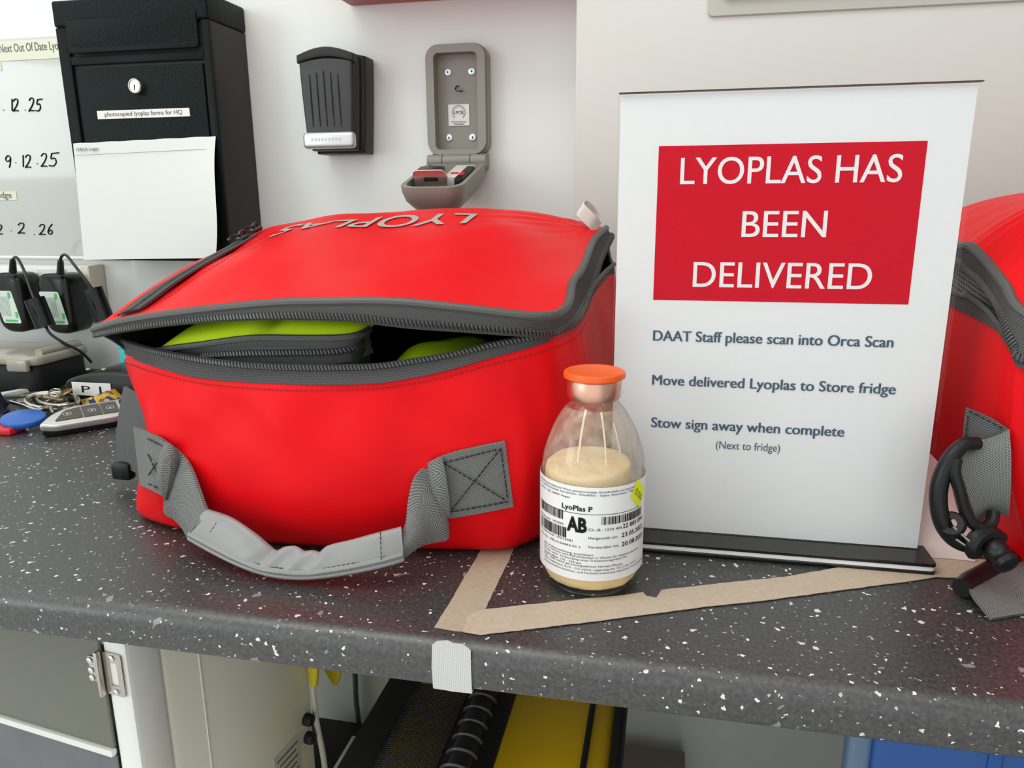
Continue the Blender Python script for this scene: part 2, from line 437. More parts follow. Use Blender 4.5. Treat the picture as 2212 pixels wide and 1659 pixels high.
flat_tape('floor_tape', [(1112, 1180), (1103, 1203), (1076, 1258), (1048, 1317), (1022, 1368), (984, 1364), (938, 1356), (947, 1342), (967, 1310), (999, 1255), (1031, 1202), (1043, 1180)],
          .0002, .0004, M_BEIGE2, 'short worn beige tape strip running from under the open bag to the worktop edge', seed=3)
flat_tape('floor_tape', [(1010, 1330), (1048, 1317), (1149, 1306), (1236, 1297), (1300, 1291), (1352, 1286), (1389, 1280), (1396, 1288), (1418, 1292), (1428, 1275), (1496, 1268), (1547, 1262), (1694, 1247), (1815, 1226),
          (1960, 1208), (2024, 1199), (2070, 1206), (2134, 1210), (2150, 1238), (2064, 1249), (2024, 1247), (1951, 1258), (1804, 1277), (1657, 1297), (1510, 1313), (1404, 1327), (1294, 1342), (1207, 1352), (1091, 1366), (1039, 1372), (1000, 1366)],
          .0007, .0004, M_BEIGE, 'long beige cloth tape strip running past the bottle and under the sign', seed=5)
mb = MB(); YF = .3597
out = [(at(x, y, YF)[0], at(x, y, YF)[2]) for x, y in [(934, 1392), (945, 1384), (968, 1383), (980, 1389), (1000, 1391), (1010, 1398), (1017, 1404), (1018, 1450), (1020, 1497), (975, 1492), (936, 1484), (933, 1440)]]
prism(mb, out, -.0006, (V(0, YF, 0), V(1, 0, 0), V(0, 1, 0), V(0, 0, 1)))
xa, xb = out[9][0], out[8][0]; zb = -.0275
mb2 = box(MB(), (out[10][0], YF - .0002, zb - .0012), (out[8][0], YF + .010, zb - .0004), .0003, 1)
for k in mb2.f: pass
mb.add(mb2.v, mb2.f)
M_DUCT = bpy.data.materials.new('white_gaffer_tape'); M_DUCT.use_nodes = True
nt = M_DUCT.node_tree; b = nt.nodes['Principled BSDF']; tc = nt.nodes.new('ShaderNodeTexCoord'); sp = nt.nodes.new('ShaderNodeSeparateXYZ'); nt.links.new(tc.outputs['Object'], sp.inputs[0])
s1 = math_node(nt, 'SINE', math_node(nt, 'MULTIPLY', sp.outputs[0], 2 * math.pi / .0011)); s2 = math_node(nt, 'SINE', math_node(nt, 'MULTIPLY', sp.outputs[2], 2 * math.pi / .0008))
h = math_node(nt, 'ADD', math_node(nt, 'MULTIPLY', s1, .3), math_node(nt, 'ADD', math_node(nt, 'MULTIPLY', s2, .12), .5))
mx = nt.nodes.new('ShaderNodeMix'); mx.data_type = 'RGBA'; mx.inputs[6].default_value = (.42, .42, .42, 1); mx.inputs[7].default_value = (.72, .71, .69, 1); nt.links.new(h, mx.inputs[0]); nt.links.new(mx.outputs[2], b.inputs['Base Color'])
b.inputs['Roughness'].default_value = .65
tag(mb.build('cloth_tape_patch', M_DUCT, smooth=False), 'pale grey woven tape patch stuck on the front edge of the worktop', 'tape')

# ---------------------------------------------------------------- the sign
PR = atz(1988, 1186, .009); PLx = atz(1392, 1140, .009); ex = nrm((PR - PLx) * V(1, 1, 0)); ey = V(-ex[1], ex[0], 0); ez = V(0, 0, 1)
SW, SH = .2135, .301
SO = PR - ex * SW; SO[2] = .009
SM = (SO, ex, ey, ez)
def on_sign(x, y):
    r = ray(x, y); t = ey.dot(SO - EYE) / ey.dot(r); p = EYE + r * t - SO; return float(p.dot(ex)), float(p[2])
def sp_(u, v, d=-.0006): return SO + ex * u + ez * v + ey * d
root = thing('sign_holder', 'clear upright tabletop sign with red delivery notice on a black base', 'sign', SO * V(1, 1, 0) + V(0, 0, .0011))
M_SIGNBLK = mat('black_acrylic', (.012, .0115, .011), .2, spec=.4)
for k, (m, g) in enumerate(((M_SIGNBLK, 0), (mat('white_acrylic', (.82, .83, .85), .25), .0005), (M_SIGNBLK, 0))):
    z = (.0011, .0032, .0064)[k]; lh = (.0021, .0032, .0026)[k]
    pr = MB(); ol = poly_round([(-.004 + g, -.0225 + g), (SW + .004 - g, -.0225 + g), (SW + .004 - g, .04), (-.004 + g, .04)], .0035, 4)
    prism(pr, ol, lh, (SO * V(1, 1, 0) + V(0, 0, z), ex, ez, ey), .0004, 1)
    bo = pr.build('base_layer', m, root)
    bo['label'] = ('black bottom layer of the base', 'white middle layer of the base', 'black top layer of the base')[k]
M_CLEAR = clear_sheet('clear_acrylic', (1, 1, 1), 1.15)
M_EDGE = mat('acrylic_edge', (.55, .52, .53), .2)
for d0, d1 in ((-.0030, -.0012), (.0006, .0024)):
    box(MB(), (0, d0, 0), (SW, d1, SH), .0002, 1, SM).build('clear_sheet', M_CLEAR, root)
pp = box(MB(), (.0012, -.0004, .0005), (SW - .0022, .0002, SH - .0012), 0, 1, SM).build('paper_insert', mat('sign_paper', (.765, .775, .785), .6, spec=.2), root, smooth=False)
box(MB(), (0, -.0030, SH), (SW, .0024, SH + .0006), 0, 1, SM).build('top_edge', mat('dark_edge', (.05, .012, .016), .3), root, smooth=False)
# print
rc = [on_sign(*p) for p in ((1422, 320), (2003, 300), (1963, 655), (1412, 650))]
u0 = (rc[0][0] + rc[3][0]) / 2; u1 = (rc[1][0] + rc[2][0]) / 2; v1 = (rc[0][1] + rc[1][1]) / 2; v0 = (rc[2][1] + rc[3][1]) / 2
mb = MB(); mb.add([sp_(u0, v0, -.0006), sp_(u1, v0, -.0006), sp_(u1, v1, -.0006), sp_(u0, v1, -.0006)], [(0, 1, 2, 3)])
rb = mb.build('red_print_block', mat('red_print', (.60, .004, .020), .7, spec=.05, var=(400, .04)), pp, smooth=False)
M_SLATE = mat('slate_print', (.07, .105, .155), .6, spec=.1); M_WPRINT = mat('white_print', (.80, .80, .81), .6, spec=.1)
def sign_line(body, xl, xr, yl, yr, cap, m, bold):
    a = on_sign(xl, yl); c = on_sign(xr, yr); mb = MB()
    for k, du in enumerate((-bold, 0, bold) if bold else (0,)):
        fit_text(mb, body, a[0] + du, c[0] + du, (a[1] + c[1]) / 2, cap, lambda u, v: sp_(u, v, -.0009 - .00002 * k), 0, 5)
    mb.build('lettering', m, pp, smooth=False)
PXM = .485 / 1620
sign_line('LYOPLAS HAS', 1469, 1946, 400, 391, .0165, M_WPRINT, .00012)
sign_line('BEEN', 1601, 1783, 513, 511, .0165, M_WPRINT, .00012)
sign_line('DELIVERED', 1496, 1880, 622, 622, .0165, M_WPRINT, .00012)
sign_line('DAAT Staff please scan into Orca Scan', 1411, 1928, 738, 747, .0070, M_SLATE, .00022)
sign_line('Move delivered Lyoplas to Store fridge', 1409, 1933, 833, 848, .0070, M_SLATE, .00022)
sign_line('Stow sign away when complete', 1407, 1822, 923, 941, .0070, M_SLATE, .00022)
sign_line('(Next to fridge)', 1546, 1684, 968, 975, .0055, M_SLATE, 0)

# ---------------------------------------------------------------- the bottle
BC = V(-.0428, .4555, 0); BR = .0332; Z0 = .0011
root = thing('infusion_bottle', 'clear glass infusion bottle of cream powder with orange cap and white label', 'bottle', BC + V(0, 0, Z0))
outer = [(.0, .0015), (.024, .0015), (.0275, .0002), (.0295, .0008), (.0315, .0042), (.0327, .0095), (BR, .016), (BR, .045), (BR, .074), (.0330, .080), (.0318, .0875), (.0292, .0960), (.0255, .1050), (.0208, .1135), (.0160, .1195), (.0138, .1235), (.0133, .128)]
outer = [(r, z + Z0) for r, z in outer]
pr = spline([(r, z, 0) for r, z in outer], 60)[:, :2]
M_GLASS = clear_sheet('bottle_glass', (.985, .99, .985), 1.5, .02)
lathe(MB(), [tuple(p) for p in pr], BC, 72).build('glass_body', M_GLASS, root)
# dried plasma cake: settles against the glass, broken and lumpy near the floor of the bottle
mb = MB(); NR, NA = 46, 80; vs = []; fs = []
prof = [(0, .0034), (.012, .0034), (.024, .0034), (.0288, .0040), (.0308, .0065), (.0320, .0110), (.0322, .018), (.0300, .030), (.0292, .045), (.0285, .060), (.0280, .070), (.0274, .0765), (.0262, .0800), (.021, .081), (.014, .0812), (.007, .0812), (0.0004, .0812)]
pf = spline([(r, z + Z0, 0) for r, z in prof], NR)[:, :2]
for i, (r, z) in enumerate(pf):
    for k in range(NA):
        a = 2 * math.pi * k / NA; q = Vector((math.cos(a) * r, math.sin(a) * r, z))
        w = noise.noise(q * 90) * .6 + noise.noise(q * 260) * .4
        low = max(0, 1 - z / .022); top = 1 if z > .075 else 0
        rr = max(0.0, min(r, r - (.0012 * low + .0003) * (1 + w) if r > .02 else r)); zz = z + top * (w * .002 + .0022 * math.cos(a - 1.2) * r / .03)
        sh = min(1, max(0, (z - .02) / .05)); vs.append(BC + V(rr * math.cos(a) - .0028 * sh, rr * math.sin(a) - .0014 * sh, max(zz, .003)))
for i in range(NR - 1):
    for k in range(NA): fs.append((i * NA + k, i * NA + (k + 1) % NA, (i + 1) * NA + (k + 1) % NA, (i + 1) * NA + k))
mb.add(vs, fs); mb.build('powder', mat('cream_powder', (.86, .66, .36), .8, bump=(350, .4, .001), var=(60, .10)), root, angle=80)
# dusty film and dried runs on the inside of the glass
m = bpy.data.materials.new('powder_film'); m.use_nodes = True; nt = m.node_tree; nt.nodes.clear(); out = nt.nodes.new('ShaderNodeOutputMaterial'); mx = nt.nodes.new('ShaderNodeMixShader')
tr = nt.nodes.new('ShaderNodeBsdfTransparent'); df = nt.nodes.new('ShaderNodeBsdfDiffuse'); df.inputs[0].default_value = (.80, .72, .58, 1); ns = nt.nodes.new('ShaderNodeTexNoise'); ns.inputs['Scale'].default_value = 140; ns.inputs['Detail'].default_value = 6
tc = nt.nodes.new('ShaderNodeTexCoord'); nt.links.new(tc.outputs['Object'], ns.inputs['Vector']); rg = nt.nodes.new('ShaderNodeMapRange'); rg.inputs[1].default_value = .3; rg.inputs[2].default_value = .75; rg.inputs[3].default_value = .10; rg.inputs[4].default_value = .36
nt.links.new(ns.outputs['Fac'], rg.inputs[0]); nt.links.new(rg.outputs[0], mx.inputs[0]); nt.links.new(tr.outputs[0], mx.inputs[1]); nt.links.new(df.outputs[0], mx.inputs[2]); nt.links.new(mx.outputs[0], out.inputs[0])
lathe(MB(), [(max(r - .0011, .0002), z) for r, z in pr if .055 < z < .119], BC, 72).build('powder_film', m, root)
wall_r = lambda z: float(np.interp(z, [p[1] for p in outer[6:]], [p[0] for p in outer[6:]])) - .0016
mb = MB()
for (da, z0, z1, r_) in ((-.30, .090, .119, .0007), (.28, .088, .118, .0006), (.62, .094, .112, .0004)):
    aa = math.atan2(EYE[1] - BC[1], EYE[0] - BC[0]) + da; tube(mb, [BC + V(wall_r(z) * math.cos(aa), wall_r(z) * math.sin(aa), z) for z in np.linspace(z0, z1, 12)], r_, 6)
mb.build('dried_run', mat('dried_plasma', (.80, .74, .52), .4), root)
# stopper, crimp and flip-off cap
lathe(MB(), [(.0002, .121), (.0115, .121), (.0118, .124), (.0118, .1275)], BC + V(0, 0, Z0), 40).build('stopper', mat('grey_rubber', (.30, .30, .29), .6), root)
lathe(MB(), [(.0122, .1222), (.0158, .1222), (.0166, .1235), (.0169, .1265), (.0169, .1335), (.0160, .1350), (.004, .1350)], BC + V(0, 0, Z0), 64).build('crimp_ring', mat('aluminium_reflection_tint', (.72, .42, .32), .34, metal=1.0), root)  # copper tone is a red reflection painted into the aluminium
lathe(MB(), [(.010, .1350), (.0178, .1350), (.0192, .1358), (.0194, .1375), (.0190, .1390), (.0180, .1396), (.0150, .1392), (.010, .1387), (.0002, .1386)], BC + V(0, 0, Z0), 64).build('flip_cap', mat('orange_plastic', (.90, .115, .008), .35), root)
# label
FACE = math.atan2(EYE[1] - BC[1], EYE[0] - BC[0])
def on_cyl(x, y):
    r = ray(x, y); a = r[0] ** 2 + r[1] ** 2; dx, dy = EYE[0] - BC[0], EYE[1] - BC[1]
    b = 2 * (dx * r[0] + dy * r[1]); c = dx * dx + dy * dy - (BR + .0004) ** 2; D = b * b - 4 * a * c
    t = (-b - math.sqrt(max(D, 0))) / (2 * a); p = EYE + r * t
    ph = math.atan2(p[1] - BC[1], p[0] - BC[0]) - FACE; ph = (ph + math.pi) % (2 * math.pi) - math.pi
    return ph * BR, float(p[2])
def cyl(s, z, d=.0006): a = FACE + s / BR; return BC + V((BR + d) * math.cos(a), (BR + d) * math.sin(a), z)
zt = on_cyl(1285, 1054)[1]; zb = on_cyl(1285, 1256)[1]
mb = MB(); n = 60; S = np.linspace(-1.9 * BR, 1.9 * BR, n + 1); vs = [cyl(s, z, .0004) for z in (zb, zt) for s in S]
mb.add(vs, [(i, i + 1, n + 2 + i, n + 1 + i) for i in range(n)])
lab = mb.build('label', mat('label_paper', (.83, .83, .83), .42), root)
def L(x, y): return (1150 + .1688 * x, 1020 + .1688 * y)
mb = MB()
def lline(body, xl, xr, xc, yc, cap, bold=.0):
    z = on_cyl(*L(xc, yc))[1]; s0 = on_cyl(*L(xl, yc))[0]; s1 = on_cyl(*L(xr, yc))[0]
    fit_text(mb, body, min(s0, s1), max(s0, s1), z, cap, lambda s, zz: cyl(s, zz, .0007), bold, 2)
for a in (('DRK-Blutspendedienst West gemeinnützige Gesellschaft mit beschränkter', 112, 1372, 700, 265, .00125), ('der Landesverbände Nordrhein, Westfalen - Lippe, Rheinland - Pfalz', 115, 1300, 700, 305, .00125),
          ('Feithstr. 182, 58097 Hagen', 120, 485, 480, 330, .00125), ('LyoPlas P', 380, 770, 600, 495, .0032, .02),
          ('Blutgruppe: 1R3000', 120, 400, 330, 652, .0014), ('Produktcode: 1P513981', 120, 515, 400, 862, .0014), ('Zul.-Nr.: PEI.H.04493.01.1', 120, 610, 420, 932, .0014),
          ('AB', 440, 698, 560, 755, .0088, .045), ('Ch.-B.: 1276 405', 715, 1145, 900, 752, .0016), ('22 883 094', 1155, 1390, 1230, 695, .0028, .01), ('Hergestellt am:', 715, 1090, 850, 860, .0016),
          ('23.05.2022', 1140, 1390, 1230, 805, .0028, .01), ('Verwendbar bis:', 710, 1105, 850, 975, .0016), ('20.08.2023', 1140, 1390, 1230, 920, .0028, .01),
          ('200 ml Infusionslösung, lyophilisiert', 158, 780, 650, 1065, .0013), ('Zur i.v. Infusion nach Rekonstitution in Wasser für Injektionszwecke', 158, 1340, 700, 1103, .0013),
          ('Infusion unter Verwendung eines Transfusionsgerätes mit', 158, 1205, 700, 1140, .0013), ('Standardfilter 170 - 230 µm', 158, 625, 560, 1165, .0013),
          ('0,75 - 0,85 ml/ml gerinnungsaktives Human-Plasma', 158, 1150, 700, 1215, .0013), ('CPD Stabilisator 0,15 - 0,3 ml/ml. Lagerung bei +2°C bis +25°C', 158, 1320, 700, 1258, .0013),
          ('Gebrauchsinformationen und Fachinformationen beachten! Verschreibungs', 158, 1388, 700, 1300, .0013)): lline(*a)
def bars(xl, xr, xc, yt, yb, seed):
    random.seed(seed); z1 = on_cyl(*L(xc, yt))[1]; z0 = on_cyl(*L(xc, yb))[1]; s = on_cyl(*L(xl, yb))[0]; e = on_cyl(*L(xr, yb))[0]
    while s < e:
        w = random.choice((.0003, .0003, .0006, .0009)); mb.add([cyl(s, z0, .0007), cyl(s + w, z0, .0007), cyl(s + w, z1, .0007), cyl(s, z1, .0007)], [(0, 1, 2, 3)]); s += w + random.choice((.0003, .0004, .0006))
bars(118, 388, 250, 430, 545, 1); bars(120, 437, 300, 660, 790, 2); bars(885, 1378, 1050, 560, 660, 3)
for (xc, yc, xl, xr) in ((700, 545, 112, 1372),):
    z = on_cyl(*L(xc, yc))[1]; S = np.linspace(on_cyl(*L(xl, yc))[0], on_cyl(*L(xr, yc))[0], 40)
    mb.add([cyl(s, zz, .0007) for zz in (z, z + .0003) for s in S], [(i, i + 1, 41 + i, 40 + i) for i in range(39)])
lp = mb.build('label_print', M_INK, lab, smooth=False)
a = np.array(on_cyl(1376, 1034)); c = np.array(on_cyl(1361, 1075)); d = np.array(on_cyl(1383, 1101)); 
e1 = c - a; ln = .0135; dirn = nrm(d - c); mb = MB(); n = 10; vs = [cyl(*(a + e1 * i + dirn * ln * j / n), .0009) for i in (0, 1) for j in range(n + 1)]
mb.add(vs, [(i, i + 1, n + 2 + i, n + 1 + i) for i in range(n)])
st = mb.build('sticker', mat('neon_yellow', (.80, .88, .01), .5), root); st['label'] = 'neon yellow sticker'
mb = MB(); upd = nrm(a - c); hh = np.linalg.norm(a - c)
fit_text(mb, 'O.O.D', .0018, .0120, hh * .32, hh * .30, lambda u, v: cyl(*(c + dirn * u + upd * v), .0012), .0, 3)
mb.build('sticker_print', M_INK, st, smooth=False)

# ---------------------------------------------------------------- the open red bag
root = thing('cool_bag', 'large red vinyl bag with front zip open and grey carry handle, left of the bottle', 'bag', (-.24, .60, 0.0))
A_px = [(203, 712, .478), (245, 699, .470), (290, 690, .466), (378, 677, .460), (490, 664, .456), (605, 654, .453), (700, 652, .452), (800, 651, .452), (879, 654, .452), (998, 666, .455), (1118, 680, .461), (1177, 682, .467), (1207, 677, .475), (1228, 654, .493), (1237, 609, .53), (1258, 579, .575), (1282, 520, .66), (1309, 493, .72)]
B_px = [(206, 723, .476), (265, 711, .465), (350, 699, .459), (435, 690, .455), (548, 683, .451), (662, 682, .449), (760, 685, .448), (879, 696, .449), (998, 705, .452), (1118, 715, .459), (1177, 719, .470), (1207, 711, .482), (1237, 693, .505), (1259, 656, .555), (1272, 624, .595), (1285, 592, .63), (1300, 549, .68), (1323, 507, .73)]
C_px = [(259, 736, .500), (307, 753, .480), (378, 770, .465), (463, 784, .458), (548, 793, .455), (662, 797, .453), (800, 795, .453), (879, 785, .454), (968, 770, .457), (1058, 749, .462), (1118, 737, .467), (1177, 727, .474), (1207, 717, .485), (1240, 700, .509), (1264, 662, .557), (1278, 624, .60), (1306, 590, .67), (1327, 572, .71)]
D_px = [(273, 759, .500), (300, 773, .482), (350, 790, .468), (435, 810, .460), (548, 820, .455), (662, 824, .452), (800, 822, .452), (879, 812, .453), (968, 793, .456), (1058, 767, .461), (1133, 748, .468), (1177, 734, .475), (1207, 723, .486), (1246, 703, .512), (1268, 664, .56), (1283, 628, .61), (1310, 598, .67), (1327, 586, .71)]
A3 = [at(*p) for p in A_px]; B3 = [at(*p) for p in B_px]; C3 = [at(*p) for p in C_px]; D3 = [at(*p) for p in D_px]
# body: lofted between the rim and the footprint
rim = D3 + [V(-.075, .755, .190), V(-.23, .77, .198), V(-.38, .755, .198), V(-.415, .71, .190), V(-.42, .62, .170), V(-.418, .54, .146)]
foot = [(-.412, .499), (-.399, .478), (-.365, .466), (-.325, .459), (-.285, .456), (-.25, .456), (-.205, .460), (-.178, .465), (-.15, .468), (-.124, .472), (-.106, .476), (-.095, .484), (-.085, .497), (-.072, .52), (-.062, .56), (-.058, .62), (-.055, .68), (-.06, .735), (-.09, .752), (-.24, .76), (-.385, .75), (-.405, .70), (-.41, .60), (-.413, .54)]
NP, NV = 260, 44
R1 = spline(rim, NP, True); R0 = spline([(x, y, 0) for x, y in foot], NP, True); CEN = np.array([-.24, .60])
def wrinkle(p, amp): 
    q = Vector(p); return amp * (noise.noise(q * 9) + .55 * noise.noise(q * 21 + Vector((3, 1, 2))))
def body_pt(i, v):
    a, b = R0[i], R1[i]; p = a * (1 - v) + b * v; p[2] = b[2] * v
    d = nrm(np.array([*(p[:2] - CEN) * V(.7, 1.0), 0]))
    bul = .013 * math.sin(math.pi * min(1, v ** .8)) - .008 * max(0, 1 - v / .07) ** 2
    if p[0] < -.36: bul -= min(1, (-.36 - p[0]) / .045) * .024 * math.sin(math.pi * min(1, v * 1.05)) ** 1.2
    bul += wrinkle((p[0], p[1], p[2]), .0060) * math.sin(math.pi * min(1, v * .97)) ** .6
    # two soft dents that run down the front below the zip
    bul -= .0050 * math.exp(-((p[0] + .084) / .009) ** 2) * math.sin(math.pi * v) * (1 if p[1] < .5 else 0)
    if p[1] < .53: bul -= .0020 * math.sin(p[0] * 95 + 5 * v) * math.exp(-((v - .80) / .12) ** 2) * min(1, (1 - v) / .12)
    q = p + d * bul; q[2] = max(q[2], .0003); return q
mb = MB(); vs = [body_pt(i, j / (NV - 1)) for j in range(NV) for i in range(NP)]
fs = [(j * NP + i, j * NP + (i + 1) % NP, (j + 1) * NP + (i + 1) % NP, (j + 1) * NP + i) for j in range(NV - 1) for i in range(NP)]
fs.append(tuple(range(NP))); mb.add(vs, fs); mb.build('body', M_RED, root, angle=80)
# lining just inside the body
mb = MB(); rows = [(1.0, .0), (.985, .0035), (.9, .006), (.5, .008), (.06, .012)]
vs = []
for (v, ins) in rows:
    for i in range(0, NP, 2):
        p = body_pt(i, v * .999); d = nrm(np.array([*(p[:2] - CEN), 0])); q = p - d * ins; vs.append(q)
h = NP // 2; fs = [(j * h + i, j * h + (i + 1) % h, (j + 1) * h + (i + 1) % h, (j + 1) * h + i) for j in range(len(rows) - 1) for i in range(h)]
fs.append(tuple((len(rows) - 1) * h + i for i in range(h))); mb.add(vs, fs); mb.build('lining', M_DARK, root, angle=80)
# lid: domed top inside the piping line
lidring = A3 + [V(-.075, .762, .206), V(-.23, .785, .214), V(-.39, .765, .206), V(-.424, .72, .204), V(-.430, .64, .193), V(-.428, .565, .176), V(-.425, .510, .160)]
ctl = [tuple(p) for p in lidring]
ctl += [tuple(at(x, y, .665)) for x, y in ((1120, 476), (1030, 467), (940, 467), (850, 470), (760, 472), (670, 479), (612, 493))]
ctl += [tuple(at(x, y, .720)) for x, y in ((577, 499), (605, 488), (662, 475), (704, 467), (800, 458), (930, 452), (1028, 451), (1177, 463), (1243, 476))]
ctl += [tuple(at(x, y, .622)) for x, y in ((1120, 495), (1020, 487), (920, 491), (830, 493), (740, 493), (660, 496), (585, 511))]
ctl += [(-.33, .54, .196), (-.24, .54, .2025), (-.14, .54, .2010)]
ZIPPX = ((279, 684), (295, 662), (313, 646), (361, 612), (407, 584), (449, 560), (486, 540), (524, 515))
ctl += [tuple(atx(x, y, -.402) - V(0, 0, .0015)) for x, y in ZIPPX[1:-1]]
ctl += [(-.078, .60, .201), (-.085, .53, .188)]
ctl = np.array(ctl); Kx = ctl[:, :2]
def phi(r): return r ** 3
Dm = np.linalg.norm(Kx[:, None] - Kx[None], axis=2); n = len(ctl)
Am = np.zeros((n + 3, n + 3)); Am[:n, :n] = phi(Dm) + np.eye(n) * 1e-6; Am[:n, n] = 1; Am[:n, n + 1:] = Kx; Am[n, :n] = 1; Am[n + 1:, :n] = Kx.T
wts = np.linalg.solve(Am, np.r_[ctl[:, 2], 0, 0, 0])
def lid_z(x, y):
    r = np.hypot(Kx[:, 0] - x, Kx[:, 1] - y); return float(phi(r).dot(wts[:n]) + wts[n] + wts[n + 1] * x + wts[n + 2] * y)
LR = spline(lidring, 240, True); LC = np.array([-.235, .62])
def lid_pt(i, s, off=0.0):
    xy = LC + (LR[i][:2] - LC) * s; z = lid_z(*xy) * (1 if s < .999 else 0) + (LR[i][2] if s >= .999 else 0)
    e = (1 - s) ; w = wrinkle((xy[0], xy[1], .3), .0030) * min(1, e * 6)
    # drag lines fanning from the right rear corner
    a = math.atan2(xy[1] - .70, xy[0] + .06); dd = math.hypot(xy[0] + .06, xy[1] - .70)
    w += .0016 * math.sin(a * 26) * math.exp(-dd / .06) * min(1, e * 8)
    return V(xy[0], xy[1], z + w + off)
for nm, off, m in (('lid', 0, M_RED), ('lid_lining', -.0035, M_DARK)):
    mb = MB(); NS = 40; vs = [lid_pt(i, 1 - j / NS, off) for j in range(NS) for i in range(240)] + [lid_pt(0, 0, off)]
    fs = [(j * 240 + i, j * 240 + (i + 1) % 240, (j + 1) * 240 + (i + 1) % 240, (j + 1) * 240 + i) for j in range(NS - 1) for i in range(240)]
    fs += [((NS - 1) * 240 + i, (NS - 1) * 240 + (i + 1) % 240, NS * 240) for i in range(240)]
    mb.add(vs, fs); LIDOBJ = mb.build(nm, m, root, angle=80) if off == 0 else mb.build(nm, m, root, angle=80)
    if off == 0: LID = LIDOBJ
# closed strip joining lid and body along the back and the left
Acl = [V(*lidring[i]) for i in range(len(A3) - 1, len(lidring))] + [A3[0]]
Dcl = [V(*rim[i]) for i in range(len(D3) - 1, len(rim))] + [D3[0]]
strip(MB(), [p + V(0, 0, -.002) for p in Acl], Dcl, .0012, 90, 4, .002).build('zip_band', M_TAPE, root)
# piping, tapes and coils of the open front zip
tube(MB(), curve(A3, 150), .0030, 10).build('piping', M_ZIPGREY, root)
a3 = curve(A3, 150); b3 = curve(B3, 150); c3 = curve(C3, 150); d3 = curve(D3, 150)
tb = strip(MB(), a3 + V(0, -.001, -.002), b3, .0014, 150, 4, .0, False).build('zip_tape', M_TAPE, root); tb['label'] = 'upper zip tape on the lid'
o = teeth(MB(), b3 + V(0, -.0008, 0), b3 - a3, .0026, .0046, .0013).build('zip_teeth', M_TEETH, tb); o['kind'] = 'stuff'
strip(MB(), b3 + V(0, .0015, -.0005), b3 + (b3 - a3) * .28 + V(0, .003, -.001), .001, 150, 2, 0, False).build('zip_tape_edge', M_TAPE, tb)
tl = strip(MB(), c3, d3 + V(0, -.001, -.002), .0014, 150, 4, .0008, False).build('zip_tape', M_TAPE, root); tl['label'] = 'lower zip tape on the body'
o = teeth(MB(), c3 + V(0, -.0008, .0008), d3 - c3, .0026, .0040, .0014).build('zip_teeth', M_TEETH, tl); o['kind'] = 'stuff'
tube(MB(), c3 + V(0, .001, .0018), .0010, 6).build('zip_cord', M_ZIPGREY, tl)
# seam stitching under the zip
sp_pts = [body_pt(i, .955) + V(0, -.0007, 0) for i in range(0, int(NP * 14 / 24))]
stitches(MB(), sp_pts, .0024, .0012, .00028).build('stitching', mat('dark_red_thread', (.30, .005, .008), .7), root)
# the pocket zip along the left of the lid
zp = [atx(x, y, -.402) for x, y in ZIPPX]
zp = curve([V(-.402 + .006 * (k / 7), p[1], lid_z(-.402 + .006 * (k / 7), p[1]) + .0016) for k, p in enumerate(zp)], 80)
tp = strip(MB(), [V(p[0] - .0105, p[1], lid_z(p[0] - .0105, p[1]) + .0012) for p in zp], [V(p[0] + .0105, p[1], lid_z(p[0] + .0105, p[1]) + .0012) for p in zp], .0014, 80, 4, -.0004, False).build('zip_tape', M_TAPE, root); tp['label'] = 'closed pocket zip on the left of the lid'
o = teeth(MB(), zp + V(0, 0, .0012), np.tile(V(1, 0, .15), (80, 1)), .0022, .0056, .001).build('zip_teeth', M_TEETH, tp); o['kind'] = 'stuff'
for dx in (.0135, -.0135):
    q = [V(p[0] + dx, p[1], lid_z(p[0] + dx, p[1]) + .0012) for p in zp]
    stitches(MB(), q, .0022, .0014, .0003).build('stitching', MATS['dark_red_thread'], root)
q = [atx(x, y, -.375) for x, y in ((338, 670), (352, 652), (395, 615), (430, 588), (500, 548), (560, 515))]
stitches(MB(), curve([V(-.375 + .004 * k, p[1], lid_z(-.375 + .004 * k, p[1]) + .0012) for k, p in enumerate(q)], 60), .0022, .0014, .0003).build('stitching', MATS['dark_red_thread'], root)
M_GUN = mat('gunmetal', (.10, .095, .085), .32, metal=1.0)
for k, (x, y) in enumerate(((523, 514), (552, 499))):
    p = atx(x, y, -.397); p[2] = lid_z(p[0], p[1]) + .0045; t = nrm(V(.05, 1, .22)); M_ = (p, nrm(V(1, -.05, 0)), t, nrm(np.cross(V(1, -.05, 0), t)))
    s = box(MB(), (-.0050, -.006, -.0022), (.0050, .006, .0022), .0016, 2, M_).build('zip_slider', M_GUN, root)
    tube(MB(), curve([p + M_[2] * -.004 + M_[3] * .002, p + M_[2] * -.002 + M_[3] * .0052, p + M_[2] * .003 + M_[3] * .0052, p + M_[2] * .005 + M_[3] * .002], 10), .0012, 6).build('slider_bridge', M_GUN, s)
    e = p + M_[2] * (-.013) + M_[3] * .0035
    tube(MB(), [e + M_[0] * .0042 * math.cos(a) + M_[2] * .009 * math.sin(a) for a in np.linspace(0, 2 * math.pi, 20)], .0010, 6).build('pull_ring', M_GUN, s)
# lettering on the lid, upside down to the viewer
def lid_place(u, v):
    x = -.1255 - u; y = .672 - v; return V(x, y, lid_z(x, y) + .0009 + wrinkle((x, y, .3), .0022))
xl = atz(1030, 480, .238)[0]
mb = MB(); p0 = at(1032, 468, .665); p1 = at(618, 486, .663)
def lid_place(u, v): x = p0[0] - u; y = .665 - v; return V(x, y, lid_z(x, y) + .0010 + wrinkle((x, y, .3), .0030))
fit_text(mb, 'LYOPLAS', 0, p0[0] - p1[0], .0, .040, lid_place, .012, 6); mb.build('lettering', mat('reflective_print', (.40, .385, .35), .6), LID, angle=80)
